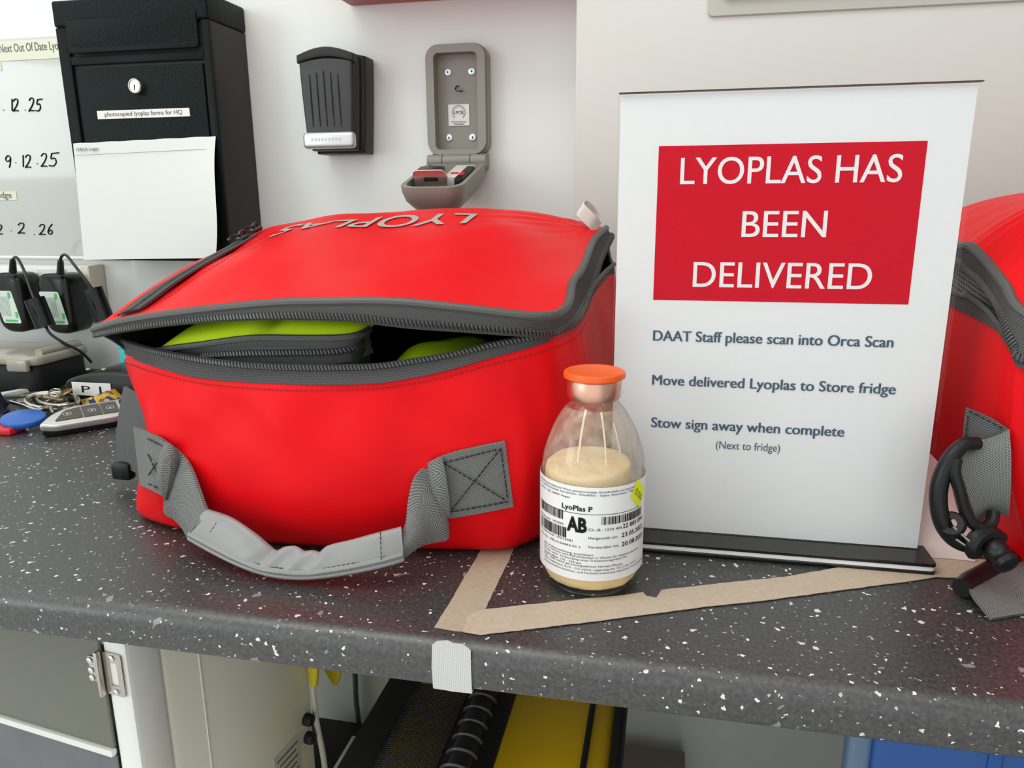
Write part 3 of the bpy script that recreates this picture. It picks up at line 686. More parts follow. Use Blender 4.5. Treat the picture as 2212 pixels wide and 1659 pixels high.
# size tag at the rear right corner
lp = at(1287, 500, .70); l0 = [lp, at(1276, 482, .70), at(1262, 465, .695), at(1250, 458, .69), at(1246, 465, .685), at(1258, 478, .684), at(1272, 492, .685), at(1283, 506, .69)]
strip(MB(), l0, [p + V(.006, .004, .010) for p in l0], .0006, 40, 2).build('size_tag', mat('white_tag', (.66, .64, .60), .7), root)

# ---- carry handle on the front
def proud(p, d=.002): return p + nrm(EYE - p) * d
def face_hit(x, y):
    """where the line of sight meets the front of the bag body"""
    best = None
    r = nrm(ray(x, y))
    for t in np.arange(.42, .75, .0008):
        p = EYE + r * t
        k = np.argmin(np.hypot(FACE_XY[:, 0] - p[0], FACE_XY[:, 2] - p[2]))
        if p[1] >= FACE_XY[k, 1]: return p
    return p
FACE_XY = np.array([body_pt(i, v) for i in range(0, int(NP * 13 / 24), 2) for v in np.linspace(.02, .98, 40)])
def on_front(pts, d=.0025): return [proud(face_hit(x, y), d) for x, y in pts]
h_root = bpy.data.objects.new('carry_handle', None); COL.objects.link(h_root); h_root.parent = root; h_root.empty_display_size = .02
# right patch
A = on_front([(942, 990), (980, 977), (1030, 965), (1091, 953)]); B = on_front([(962, 1120), (1005, 1113), (1055, 1104), (1109, 1093)])
strip(MB(), A, B, .0026, 30, 8).build('webbing_patch', M_WEB, h_root)
M_THREAD = mat('black_thread', (.012, .012, .012), .7)
def P2(a, b, n=14): return [proud(V(*p), .0016) for p in even([a, b], n)]
mb = MB(); c = [V(958, 1000), V(1082, 969), V(1098, 1084), V(972, 1106)]
for i, j in ((0, 1), (1, 2), (2, 3), (3, 0), (0, 2), (1, 3)): stitches(mb, on_front([tuple(c[i] * (1 - t) + c[j] * t) for t in np.linspace(0, 1, 14)], .0048), .0028, .0010, .0005)
mb.build('stitching', M_THREAD, h_root)
# left patch, seen edge-on round the corner
A = on_front([(291, 922), (315, 930), (345, 945), (370, 962)], .0055); B = on_front([(306, 1049), (325, 1056), (345, 1066), (366, 1075)], .0055)
strip(MB(), A, B, .0026, 30, 8).build('webbing_patch', M_WEB, h_root)
mb = MB(); c = [V(299, 938), V(361, 968), V(358, 1062), V(311, 1040)]
for i, j in ((0, 1), (1, 2), (2, 3), (3, 0), (0, 2), (1, 3)): stitches(mb, on_front([tuple(c[i] * (1 - t) + c[j] * t) for t in np.linspace(0, 1, 12)], .0076), .0028, .0010, .0005)
mb.build('stitching', M_THREAD, h_root)
# webbing between the patches and the grip
fr_ = lambda x, y, d: proud(face_hit(x, y), d)
A = [fr_(358, 955, .0078), fr_(372, 962, .0095), at(392, 978, .452), at(415, 1015, .444), at(432, 1060, .437), at(447, 1098, .432), at(462, 1112, .429)]
B = [fr_(350, 1066, .0078), fr_(356, 1076, .0095), at(352, 1090, .462), at(360, 1112, .455), at(378, 1122, .448), at(396, 1142, .436), at(408, 1166, .428)]
strip(MB(), A, B, .0024, 50, 10, -.004).build('webbing', M_WEB, h_root)
A = [fr_(955, 988, .0052), fr_(940, 991, .0055), at(918, 1005, .452), at(894, 1035, .442), at(884, 1080, .436), at(876, 1130, .430), at(862, 1158, .427)]
B = [fr_(972, 1116, .0052), fr_(964, 1122, .0055), at(968, 1140, .454), at(965, 1165, .447), at(936, 1172, .441), at(905, 1182, .430), at(872, 1208, .424)]
strip(MB(), A, B, .0024, 50, 10, .005).build('webbing', M_WEB, h_root)
# grip sleeve
M_GRIP = mat('grey_vinyl', (.27, .27, .27), .38, bump=(60, .25, .002))
A = [at(452, 1100, .432), at(500, 1117, .425), at(550, 1150, .420), at(582, 1176, .4185), at(600, 1189, .418), at(618, 1181, .4175), at(640, 1179, .417), at(660, 1190, .417), at(678, 1188, .417), at(695, 1192, .417), at(712, 1177, .417), at(760, 1165, .418), at(815, 1150, .421), at(866, 1137, .426)]
B = [at(410, 1162, .428), at(460, 1190, .418), at(520, 1219, .411), at(580, 1239, .408), at(640, 1246, .4075), at(700, 1243, .4085), at(770, 1232, .4105), at(830, 1219, .414), at(872, 1207, .420)]
mb = MB(); padded(mb, A, B, .0085, 70, 24, .6, lambda t, a: .30 * math.sin(t * 60 + 2 * math.cos(a)) * math.exp(-((t - .5) / .15) ** 2) + .10 * math.sin(t * 23)); mb.build('grip_sleeve', M_GRIP, h_root, angle=60)
bb = curve(B, 70); aa = curve(A, 70); w = nrm(V(0, -1, .35))
tube(MB(), bb + (aa - bb) * .12 + V(0, -.0022, .0015), .0021, 8).build('welt', M_GRIP, h_root)
tube(MB(), bb + V(0, -.0005, .0), .0018, 8).build('welt', M_GRIP, h_root)
mb = MB()
for t in (6, 63): stitches(mb, [aa[t] * (1 - s) + bb[t] * s + nrm(EYE - aa[t]) * (.0056 * math.sin(math.pi * min(.95, max(.05, s))) ** .6 + .0010) for s in np.linspace(.02, .98, 30)], .0022, .0010, .0003)
stitches(mb, [bb[i] + (aa[i] - bb[i]) * .24 + nrm(EYE - bb[i]) * .0040 for i in range(4, 66)], .0024, .0010, .0003)
mb.build('stitching', M_THREAD, h_root)
# side strap with buckle on the left
A = [at(276, 835, .56), at(266, 890, .558), at(260, 940, .556), at(258, 1000, .552)]
B = [at(330, 846, .53), at(318, 890, .528), at(310, 940, .524), at(306, 1000, .52)]
sd = strip(MB(), [p + V(-.003, 0, 0) for p in A], [V(*at(312, 700 + 9 * k, .512)[:2], p[2]) for k, p in enumerate(A)], .0022, 30, 6).build('side_strap', M_WEBD, root)
q = at(270, 1008, .545)
mb = box(MB(), (q[0] - .006, .534, q[2] - .009), (q[0] + .012, .544, q[2] + .006), .0025, 2); mb.build('strap_buckle', M_BLACK, sd)

# ---------------------------------------------------------------- lime pouches inside the bag
def soft_box(mb, lo, hi, e=.35, nu=40, nv=24, amp=.002, seed=0):
    """pillow-like box (superellipsoid) between lo and hi"""
    lo = np.array(lo); hi = np.array(hi); c = (lo + hi) / 2; h = (hi - lo) / 2; vs = []; fs = []
    sg = lambda x, p: math.copysign(abs(x) ** p, x)
    for j in range(nv + 1):
        ph = -math.pi / 2 + math.pi * j / nv
        for i in range(nu):
            th = 2 * math.pi * i / nu
            p = c + h * V(sg(math.cos(ph), e) * sg(math.cos(th), e), sg(math.cos(ph), e) * sg(math.sin(th), e), sg(math.sin(ph), e))
            w = amp * noise.noise(Vector(p) * 28 + Vector((seed, 0, 0))); vs.append(p + nrm(p - c) * w)
    for j in range(nv):
        for i in range(nu): fs.append((j * nu + i, j * nu + (i + 1) % nu, (j + 1) * nu + (i + 1) % nu, (j + 1) * nu + i))
    mb.add(vs, fs); return mb
pr_ = thing('inner_pouch', 'lime green zipped pouch inside the open red bag, left one with dark piping', 'pouch', (-.30, .53, .012))
pz = [at(*p) for p in ((338, 757, .486), (385, 750, .474), (435, 744, .469), (520, 732, .467), (577, 729, .467), (662, 730, .467), (733, 729, .468), (775, 723, .473), (799, 711, .487))]
pc = curve(pz, 90); pw = curve([at(*p) for p in ((395, 772, .482), (460, 765, .472), (520, 762, .468), (633, 760, .467), (718, 758, .468), (765, 750, .474), (800, 735, .487))], 90)
# bulging lime top between the piping and a line further back
mb = MB(); n, m = 90, 16; back = curve([p + V(.0 + (.01 if k == 0 else (-.01 if k == len(pz) - 1 else 0)), .075, .006) for k, p in enumerate(pz)], n); vs = []
for i in range(n):
    t = i / (n - 1)
    for j in range(m + 1):
        s = j / m; p = pc[i] * (1 - s) + back[i] * s; hgt = .0165 * math.sin(math.pi * min(1, s * 1.0)) ** .6 * (math.sin(math.pi * t) ** .35)
        hgt *= 1 - .42 * math.exp(-((t - .56) / .05) ** 2) * (s < .9)
        vs.append(p + V(0, 0, hgt))
fs = [(i * (m + 1) + j, (i + 1) * (m + 1) + j, (i + 1) * (m + 1) + j + 1, i * (m + 1) + j + 1) for i in range(n - 1) for j in range(m)]
base = len(vs)
mb.add(vs, fs)
mb.build('pouch_body', M_LIME, pr_, angle=70)
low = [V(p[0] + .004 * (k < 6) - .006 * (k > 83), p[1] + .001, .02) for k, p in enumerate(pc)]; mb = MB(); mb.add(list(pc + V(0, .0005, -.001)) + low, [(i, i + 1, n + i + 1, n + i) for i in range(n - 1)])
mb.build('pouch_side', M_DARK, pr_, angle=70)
tube(MB(), pc + V(0, -.001, 0), .0024, 8).build('piping', M_ZIPGREY, pr_)
pa = curve([p + V(0, -.001, -.001) for p in pz], 90)
t_ = strip(MB(), pa, pw + V(0, -.002, 0), .0012, 90, 3, .0, False).build('zip_tape', M_TAPE, pr_)
o = teeth(MB(), pw + V(0, -.0035, 0), np.tile(V(0, -.3, -1), (90, 1)), .0025, .0046, .00125).build('zip_teeth', M_TEETH, t_); o['kind'] = 'stuff'
strip(MB(), pw + V(0, -.002, -.001), pw + V(.002, -.001, -.0085), .0012, 90, 3, .0, False).build('zip_tape', M_TAPE, pr_)
pr_ = thing('inner_pouch', 'lower lime green fabric pouch deep in the open red bag, right of the zipped one', 'pouch', (-.175, .52, .012))
soft_box(MB(), (-.203, .470, .012), (-.114, .585, at(820, 762, .49)[2]), .6, 48, 28, .007, 4).build('pouch_body', M_LIME, pr_, angle=80)

# ---------------------------------------------------------------- the second red bag, at the right
root = thing('cool_bag', 'red vinyl bag at the right edge, partly hidden by the sign, with black clip', 'bag', (.36, .62, .0003))
A2 = [V(.206, .70, .214), at(2069, 530, .60), at(2098, 533, .575), at(2135, 570, .545), at(2172, 618, .518), at(2212, 676, .500), V(.245, .482, .160), V(.32, .474, .158), V(.45, .474, .16)]
B2 = [V(.199, .70, .205), at(2062, 560, .60), at(2092, 585, .572), at(2119, 607, .550), at(2156, 660, .518), at(2172, 703, .504), at(2193, 751, .493), at(2214, 776, .486), V(.25, .476, .143), V(.32, .468, .142), V(.45, .468, .144)]
C2 = [V(.199, .70, .186), at(2061, 631, .60), at(2093, 639, .572), at(2135, 671, .538), at(2160, 702, .516), at(2178, 727, .502), at(2195, 756, .493), at(2216, 780, .486), V(.25, .476, .1415), V(.32, .468, .140), V(.45, .468, .142)]
D2 = [V(.198, .70, .176), at(2058, 655, .60), at(2103, 676, .563), at(2156, 706, .519), at(2176, 733, .503), at(2194, 764, .493), at(2216, 790, .486), V(.25, .476, .137), V(.32, .468, .135), V(.45, .468, .137)]
rim2 = D2 + [V(.52, .50, .15), V(.53, .62, .17), V(.52, .74, .19), V(.36, .765, .192), V(.22, .755, .19)]
foot2 = [(.225, .70), (.226, .60), (.228, .563), (.231, .535), (.236, .52), (.243, .508), (.252, .50), (.28, .492), (.32, .487), (.45, .487), (.50, .51), (.515, .62), (.50, .73), (.36, .75), (.24, .74)]
NP2, NV2 = 200, 36; Q1 = spline(rim2, NP2, True); Q0 = spline([(x, y, 0) for x, y in foot2], NP2, True); CEN2 = np.array([.36, .62])
def body2(i, v):
    a, b = Q0[i], Q1[i]; p = a * (1 - v) + b * v; w = 1 - (1 - v) ** 2.0; p[:2] = a[:2] * (1 - w) + b[:2] * w; p[2] = b[2] * v
    d = nrm(np.array([*(p[:2] - CEN2), 0])); bul = .004 * math.sin(math.pi * v) + wrinkle((p[0] + 2, p[1], p[2]), .003) * math.sin(math.pi * v)
    q = p + d * bul; q[2] = max(q[2], .0006); return q
mb = MB(); vs = [body2(i, j / (NV2 - 1)) for j in range(NV2) for i in range(NP2)]
fs = [(j * NP2 + i, j * NP2 + (i + 1) % NP2, (j + 1) * NP2 + (i + 1) % NP2, (j + 1) * NP2 + i) for j in range(NV2 - 1) for i in range(NP2)]
fs.append(tuple(range(NP2))); mb.add(vs, fs); mb.build('body', M_RED, root, angle=80)
ring2 = A2 + [V(.52, .50, .175), V(.53, .62, .195), V(.52, .74, .212), V(.36, .77, .217), V(.23, .76, .215)]
LR2 = spline(ring2, 200, True); LC2 = np.array([.36, .62])
for nm, off, m in (('lid', 0, M_RED), ('lid_lining', -.004, M_DARK)):
    mb = MB(); NS = 30; vs = []
    for j in range(NS + 1):
        s = 1 - j / NS
        for i in range(200):
            xy = LC2 + (LR2[i][:2] - LC2) * s; z = LR2[i][2] * s ** 2 + (.247) * (1 - s ** 2) + .020 * math.sin(math.pi * s) * s
            z += wrinkle((xy[0] + 3, xy[1], .1), .003) * (1 - s) ** .5 + .0012 * math.sin(i * 1.1) * math.exp(-((1 - s) / .12)) * (1 - s) * 6
            vs.append(V(xy[0], xy[1], z + off))
    mb.add(vs, [(j * 200 + i, j * 200 + (i + 1) % 200, (j + 1) * 200 + (i + 1) % 200, (j + 1) * 200 + i) for j in range(NS) for i in range(200)])
    mb.build(nm, m, root, angle=80)
a3, b3, c3, d3 = (curve(q, 130) for q in (A2, B2, C2, D2))
tube(MB(), a3, .0032, 10).build('piping', M_ZIPGREY, root)
t_ = strip(MB(), a3 + V(-.001, -.001, -.001), b3, .0014, 130, 4, 0, False).build('zip_tape', M_TAPE, root); t_['label'] = 'upper zip tape on the lid'
o = teeth(MB(), b3 + V(-.0008, -.0008, 0), b3 - a3, .0023, .0048, .001).build('zip_teeth', M_TEETH, t_); o['kind'] = 'stuff'
t_ = strip(MB(), c3, d3 + V(-.0012, -.0012, -.002), .0014, 130, 4, 0, False).build('zip_tape', M_TAPE, root); t_['label'] = 'lower zip tape on the body'
o = teeth(MB(), c3 + V(-.0008, -.0008, 0), d3 - c3, .0023, .0042, .001).build('zip_teeth', M_TEETH, t_); o['kind'] = 'stuff'
# closed band at the back and the far right
Acl = [ring2[i] for i in range(len(A2) - 1, len(ring2))] + [ring2[0]]; Dcl = [rim2[i] for i in range(len(D2) - 1, len(rim2))] + [rim2[0]]
strip(MB(), Acl, Dcl, .0012, 80, 3).build('zip_band', M_TAPE, root)
# mesh vent seen through the open stretch of the zip: a lattice of cords
mb = MB(); P00, P10, P01, P11 = V(.211, .665, .200), V(.218, .548, .178), V(.211, .665, .172), V(.218, .548, .152)
for k in range(30):
    t = k / 29
    tube(mb, [P00 + (P10 - P00) * t, P01 + (P11 - P01) * min(1, t + .05)], .0008, 5)
for k in range(9):
    t = k / 8; tube(mb, [P00 + (P01 - P00) * t, P10 + (P11 - P10) * t], .0009, 5)
mb.build('mesh_vent', mat('grey_mesh', (.30, .30, .29), .7), root)
strip(MB(), [V(.2145, .665, .202), V(.222, .545, .178)], [V(.2145, .665, .168), V(.222, .545, .148)], .001, 6, 2).build('vent_backing', M_DARK, root)
# top webbing along the lid
tb_ = [V(.30, .56, .2395), V(.33, .60, .247), V(.36, .66, .252)]
q0 = [at(2150, 514, .66), at(2185, 511, .65), at(2230, 518, .64), at(2280, 540, .62)]
tube(MB(), curve([p + V(0, 0, .001) for p in q0], 20), .0045, 8).build('lid_rib', M_ZIPGREY, root)
# webbing tab, clip and strap
A = [at(2088, 880, .4975), at(2120, 893, .497), at(2150, 908, .4935), at(2181, 928, .490)]; B = [at(2076, 985, .4965), at(2108, 985, .496), at(2140, 985, .4915), at(2178, 985, .4885)]
strip(MB(), A, B, .0022, 16, 6).build('webbing_patch', M_WEBD, root)
c = [q + (sum(A + B) / 8 - q) * .12 for q in (A[0], A[-1], B[-1], B[0])]; mb = MB()
for i, j in ((0, 1), (3, 0)): stitches(mb, P2(c[i], c[j]), .0026, .0010, .00045)
mb.build('stitching', M_THREAD, root)
A = [at(2082, 957, .489), at(2067, 988, .480), at(2074, 1020, .477), at(2088, 1065, .476), at(2103, 1105, .478), at(2112, 1128, .484)]
B = [at(2181, 930, .487), at(2182, 955, .481), at(2182, 1000, .478), at(2181, 1045, .477), at(2179, 1085, .479), at(2176, 1110, .485)]
strip(MB(), A, B, .0030, 40, 10, -.003).build('webbing_loop', M_WEB, root)
cl = bpy.data.objects.new('clip', None); COL.objects.link(cl); cl.parent = root; cl.empty_display_size = .01
K = lambda pts, n=40: curve([at(*p) for p in pts], n)
tube(MB(), K([(2112, 958, .482), (2080, 962, .478), (2052, 992, .474), (2031, 1040, .472), (2027, 1085, .471), (2036, 1130, .470), (2058, 1163, .470), (2086, 1178, .470), (2110, 1172, .471)], 50), [.0040 + .0013 * math.sin(math.pi * i / 49) for i in range(50)], 12).build('clip_hook', M_BLACK, cl)
tube(MB(), K([(2066, 990, .472), (2062, 1020, .470), (2072, 1055, .469), (2082, 1095, .469), (2098, 1128, .469), (2122, 1140, .470), (2142, 1128, .474), (2146, 1105, .478)], 40), .0036, 10).build('clip_arm', M_BLACK, cl)
q = at(2058, 1132, .468); lathe(MB(), [(.0032, -.003), (.0066, -.003), (.0075, -.0012), (.0075, .0022), (.0066, .0036), (.0030, .0036)], q, 28, nrm(EYE - q) + V(-.25, 0, .1)).build('clip_pivot', M_BLACK_S, cl)
for a_, b_ in (((2058, 1137, .463), (2112, 1186, .463)), ((2064, 1164, .464), (2093, 1184, .464))):
    tube(MB(), [at(*a_), (at(*a_) + at(*b_)) / 2, at(*b_)], .0009, 8).build('wire_gate', M_STEEL, cl)
q = at(2118, 1150, .468)
tube(MB(), K([(2106, 1195, .466), (2100, 1180, .465), (2112, 1160, .466), (2135, 1150, .470), (2160, 1165, .473)], 24), .0050, 10).build('clip_body', M_BLACK, cl)
c0 = at(2135, 1178, .470); c1 = at(2172, 1205, .462); ax = nrm(c1 - c0)
lathe(MB(), [(.0002, -.004), (.0068, -.004), (.0076, -.002), (.0076, .004), (.0068, .0055), (.0068, .008), (.0076, .0095), (.0064, .0125), (.0035, .0140), (.0002, .0145)], c0 + (c1 - c0) * .35, 28, nrm(V(.35, -.8, -.35))).build('swivel', M_BLACK, cl)
bar = [atz(2078, 1270, .0075), atz(2100, 1255, .0078), atz(2150, 1228, .009), atz(2200, 1196, .011), atz(2260, 1158, .013), atz(2330, 1120, .015)]
tube(MB(), curve(bar, 30), [.0060] * 2 + [.0068] * 26 + [.0060] * 2, 12).build('ladder_bar', M_BLACK, cl)
A = [atz(2092, 1272, .0075), atz(2100, 1287, .0075), atz(2118, 1310, .0055), atz(2141, 1338, .0016)]; B = [atz(2246, 1184, .011), atz(2258, 1206, .0115), atz(2285, 1250, .009), atz(2320, 1310, .0016)]
strip(MB(), A, B, .0024, 30, 10).build('strap', M_WEB, root)
# white sheet between the sign and the bag
root = thing('card', 'white card leaning between the sign base and the bag with the black clip', 'card', atz(2050, 1208, .0013))
mb = MB(); e = [atz(1975, 1204, .0013), atz(2048, 1207, .0013), atz(2106, 1213, .0013)]
t_ = [V(.166, .553, .075), V(.190, .555, .064), V(.2155, .545, .022)]
strip(mb, e, t_, .0008, 20, 6); mb.build('card_sheet', mat('blush_white_card', (.80, .70, .66), .6), root)

# ---------------------------------------------------------------- things on the wall
WY = .9598
# letterbox
lx0, lx1, ly = -.762, -.550, .8775
root = thing('letterbox', 'black lockable metal letterbox with flap and key lock on the wall', 'letterbox', ((lx0 + lx1) / 2, WY, .17))
def hammered(name, col, rough, strength):
    m = bpy.data.materials.new(name); m.use_nodes = True; nt = m.node_tree; b = nt.nodes['Principled BSDF']
    b.inputs['Base Color'].default_value = (*col, 1); b.inputs['Roughness'].default_value = rough; b.inputs['Specular IOR Level'].default_value = .09
    tc = nt.nodes.new('ShaderNodeTexCoord'); v = nt.nodes.new('ShaderNodeTexVoronoi'); v.feature = 'SMOOTH_F1'; v.inputs['Scale'].default_value = 620
    n = nt.nodes.new('ShaderNodeTexNoise'); n.inputs['Scale'].default_value = 500; nt.links.new(tc.outputs['Object'], n.inputs['Vector']); nt.links.new(tc.outputs['Object'], v.inputs['Vector'])
    bp = nt.nodes.new('ShaderNodeBump'); bp.inputs['Strength'].default_value = strength; bp.inputs['Distance'].default_value = .0012
    nt.links.new(math_node(nt, 'ADD', v.outputs['Distance'], math_node(nt, 'MULTIPLY', n.outputs['Fac'], .6)), bp.inputs['Height']); nt.links.new(bp.outputs[0], b.inputs['Normal'])
    return m
M_HAM = hammered('hammered_black', (.006, .0115, .0105), .30, .55); M_HAMF = mat('black_powder_coat', (.007, .009, .009), .4, spec=.1, bump=(400, .15, .0006)); M_SIDE_LIT = mat('black_side_lit', (.030, .029, .030), .5, spec=.25, bump=(300, .08, .0005))  # body colour is lightened, standing in for light on the box's side
pbz = lambda x, y: (float(at(x, y, ly)[0]), float(at(x, y, ly)[2]))
box(MB(), (lx0 + .002, ly + .004, .1715), (lx1, WY, .4565), .002, 2).build('body', M_SIDE_LIT, root)
box(MB(), (lx0, ly - .003, .4565), (lx1 + .001, WY, .487), .003, 3).build('top_cover', M_HAM, root)
fz0, fz1 = pbz(290, 110)[1], pbz(290, 34)[1]; dz1 = pbz(290, 137)[1]
fx0, fx1 = pbz(150, 80)[0], pbz(430, 60)[0]
for lo, hi in (((lx0, .1705), (fx0 - .002, .4565)), ((fx1 + .003, .1705), (lx1, .4565)), ((fx0 - .002, dz1 + .001), (fx1 + .003, fz0 - .003)), ((fx0 - .002, .1705), (fx1 + .003, .178))):
    box(MB(), (lo[0], ly - .001, lo[1]), (hi[0], ly + .0045, hi[1]), .0012, 2).build('frame_bar', M_HAMF, root)
mb = MB(); prism(mb, poly_round([(fx0, fz0), (fx1, fz0), (fx1, fz1), (fx0, fz1)], [.004, .004, .001, .001]), .0035, (V(0, ly - .0045, 0), V(1, 0, 0), V(0, 1, 0), V(0, 0, 1)), .0012, 2)
fl = mb.build('flap', M_HAM, root)
box(MB(), (fx0 + .004, ly - .0055, fz0 - .0005), (fx1 - .002, ly - .0015, fz0 + .006), .001, 2).build('flap_lip', M_HAMF, fl)
dr = box(MB(), (fx0 + .003, ly - .0005, .180), (fx1, ly + .004, dz1 - .003), .001, 2).build('door', M_HAM, root)
q = at(299, 187, ly); lk = lathe(MB(), [(.0095, .0), (.0095, .006), (.0085, .0075), (.0068, .0078), (.0065, .0070), (.0002, .0070)], V(q[0], ly - .0005, q[2]), 32, V(0, -1, 0)).build('lock', mat('chrome', (.60, .58, .56), .12, metal=1), dr)
box(MB(), (q[0] - .0006, ly - .0082, q[2] - .005), (q[0] + .0006, ly - .0074, q[2] + .0015), .0002, 1).build('keyway', M_INK, dr)
l0 = pbz(213, 258); l1 = pbz(410, 233)
ls = box(MB(), (l0[0], ly - .0015, l0[1]), (l1[0], ly - .0003, l1[1]), .0002, 1).build('label_strip', mat('label_tape', (.78, .77, .73), .4), root)
mb = MB(); fit_text(mb, 'photocopied lyoplas forms for HQ', l0[0] + .011, l1[0] - .010, l0[1] + .0030, .0052, lambda u, v: V(u, ly - .0018, v), .004, 3); mb.build('lettering', mat('grey_print', (.10, .10, .09), .5), ls, smooth=False)
# sheet of paper stuck on it
root = thing('paper_sheet', 'white sheet of paper taped to the front of the black letterbox', 'paper', (V(*at(310, 558, ly)) + V(0, -.004, 0)))
tl, tr, bl, br = at(158, 310, ly - .003), at(466, 294, ly - .003), at(186, 561, ly - .012), at(474, 556, ly - .014)
mb = MB(); n, m = 30, 24; vs = []
for j in range(m + 1):
    v = j / m
    for i in range(n + 1):
        u = i / n; p = (tl * (1 - u) + tr * u) * (1 - v) + (bl * (1 - u) + br * u) * v
        p = p + V(.012 * v * math.sin(math.pi * min(1, v * .95)) * u ** 2 * 1.0, -.012 * math.sin(math.pi * v * .8) * (u ** 3) - .004 * v, 0)
        if j == 0: p = p + V(0, 0, .0003 * math.sin(u * 31))
        vs.append(p)
mb.add(vs, [(j * (n + 1) + i, j * (n + 1) + i + 1, (j + 1) * (n + 1) + i + 1, (j + 1) * (n + 1) + i) for j in range(m) for i in range(n)])
ps = mb.build('sheet', mat('sheet_paper', (.70, .73, .70), .55), root, angle=80)
mb = MB(); e1 = nrm(tr - tl); dn = nrm(bl - tl)
fit_text(mb, 'ORCA Login', .006, .038, -.010, .0038, lambda u, v: tl + e1 * u - dn * v + V(0, -.0030, 0), .012, 3)
mb.add([tl + e1 * u + dn * w + V(0, -.0032, 0) for u, w in ((.003, .0150), (.195, .0150), (.195, .0154), (.003, .0154))], [(0, 1, 2, 3)])
mb.build('lettering', mat('grey_ink', (.08, .08, .09), .5), ps, smooth=False)
# black key safe
root = thing('key_safe', 'closed black plastic key safe with silver sliding latch on the wall', 'key safe', (-.417, WY, .305))
kx0, kx1, kf = -.4535, -.3765, .905
W_ = lambda Y: (V(0, Y, 0), V(1, 0, 0), V(0, 1, 0), V(0, 0, 1))
def barrel(x0, x1, z0, z1, ins, arch, k=9):
    out = []
    for i in range(k): t = i / (k - 1); out.append((x1 - ins * (1 - t) ** 1.5, z0 + (z1 - z0) * t))
    for i in range(k): t = i / (k - 1); out.append((x1 + (x0 - x1) * t, z1 + arch * math.sin(math.pi * t)))
    for i in range(k): t = i / (k - 1); out.append((x0 + ins * t ** 1.5, z1 + (z0 - z1) * t))
    q = [out[0]]
    for p in out[1:]:
        if math.hypot(p[0] - q[-1][0], p[1] - q[-1][1]) > .0006: q.append(p)
    return q
M_KS = mat('black_safe_plastic', (.018, .018, .019), .42, spec=.3); M_KF = mat('dark_grey_cover', (.042, .044, .045), .45, spec=.35, bump=(500, .06, .0004))
mb = MB(); prism(mb, barrel(kx0 + .001, kx1 + .001, .303, .417, .006, .006), WY - .928, W_(.928), .004, 3); mb.build('back_shell', M_KS, root)
mb = MB(); prism(mb, barrel(kx0 + .003, kx1 - .004, .306, .412, .006, .004), .020, W_(.910), .003, 2); mb.build('front_shell', M_KS, root)
mb = MB(); prism(mb, barrel(kx0 + .002, kx1 - .007, .310, .409, .005, .004), .006, W_(kf), .0025, 3); cv = mb.build('front_cover', M_KF, root)
cw = kx1 - .004 - kx0; arch = [(kx0 + cw * t, .4165 + .0085 * math.sin(math.pi * t)) for t in np.linspace(0, 1, 15)]; under = [(kx0 + cw * t, .4075 + .0060 * math.sin(math.pi * t)) for t in np.linspace(1, 0, 15)]
mb = MB(); prism(mb, arch + under, .022, W_(kf - .002), .002, 2); mb.build('top_cap', M_KS, root)
for i in range(5):
    x = kx0 + .015 + i * .0092
    tube(MB(), curve([V(x, kf - .0002, .394 + .002 * (2 - abs(i - 2))), V(x + .0004, kf - .0008, .365), V(x + .001, kf - .0002, .334)], 12), .0008, 6).build('rib', M_KS, cv)
sl0 = at(655, 322, kf - .008); sl1 = at(764, 283, kf - .008)
s_ = box(MB(), (sl0[0], kf - .0095, sl0[2]), (sl1[0], kf + .002, sl1[2]), .005, 4).build('slider', mat('silver_plastic', (.62, .63, .64), .35, metal=.7), root)
mb = MB()
for k in range(9): box(mb, (sl0[0] + .012 + k * .0045, kf - .0098, (sl0[2] + sl1[2]) / 2 - .001), (sl0[0] + .0148 + k * .0045, kf - .0094, (sl0[2] + sl1[2]) / 2 + .0028), .0001, 1)
mb.build('embossed_mark', mat('worn_silver', (.48, .49, .50), .4, metal=.6), s_, smooth=False)
# grey key safe, open
root = thing('key_safe', 'open grey-beige key safe with its door dropped forward on the wall', 'key safe', (-.264, WY, .284))
M_GB = mat('grey_beige_plastic', (.26, .25, .215), .45, bump=(500, .06, .0004)); M_GBI = mat('grey_beige_inner', (.245, .238, .205), .5)
gx0, gx1 = -.301, -.2265
ol = []
for (x, z) in rrect(gx0, .284, gx1, .4275, .020, 8): ol.append((x, z))
def ring_prism(mb, outer, inner, y0, y1):
    n = len(outer); assert len(inner) == n
    vs = [(p[0], y, p[1]) for y in (y0, y1) for p in outer] + [(p[0], y, p[1]) for y in (y0, y1) for p in inner]
    fs = []
    for i in range(n):
        j = (i + 1) % n
        fs += [(i, j, n + j, n + i), (2 * n + i, 2 * n + j, 3 * n + j, 3 * n + i), (i, j, 2 * n + j, 2 * n + i), (n + i, n + j, 3 * n + j, 3 * n + i)]
    mb.add(vs, fs)
mb = MB(); ring_prism(mb, rrect(gx0, .300, gx1, .4275, .016, 8), rrect(gx0 + .010, .306, gx1 - .010, .418, .006, 8), .937, WY); mb.build('shell', M_GB, root)
mb = MB(); ring_prism(mb, rrect(gx0 - .0015, .2985, gx1 + .0015, .4285, .017, 8), rrect(gx0 + .004, .303, gx1 - .004, .4235, .013, 8), .943, WY); mb.build('rim', M_GB, root)
box(MB(), (gx0 + .006, .953, .304), (gx1 - .006, WY, .421), .001, 1).build('back_plate', M_GBI, root)
M_ZINC = mat('zinc', (.62, .70, .74), .3, metal=.85)
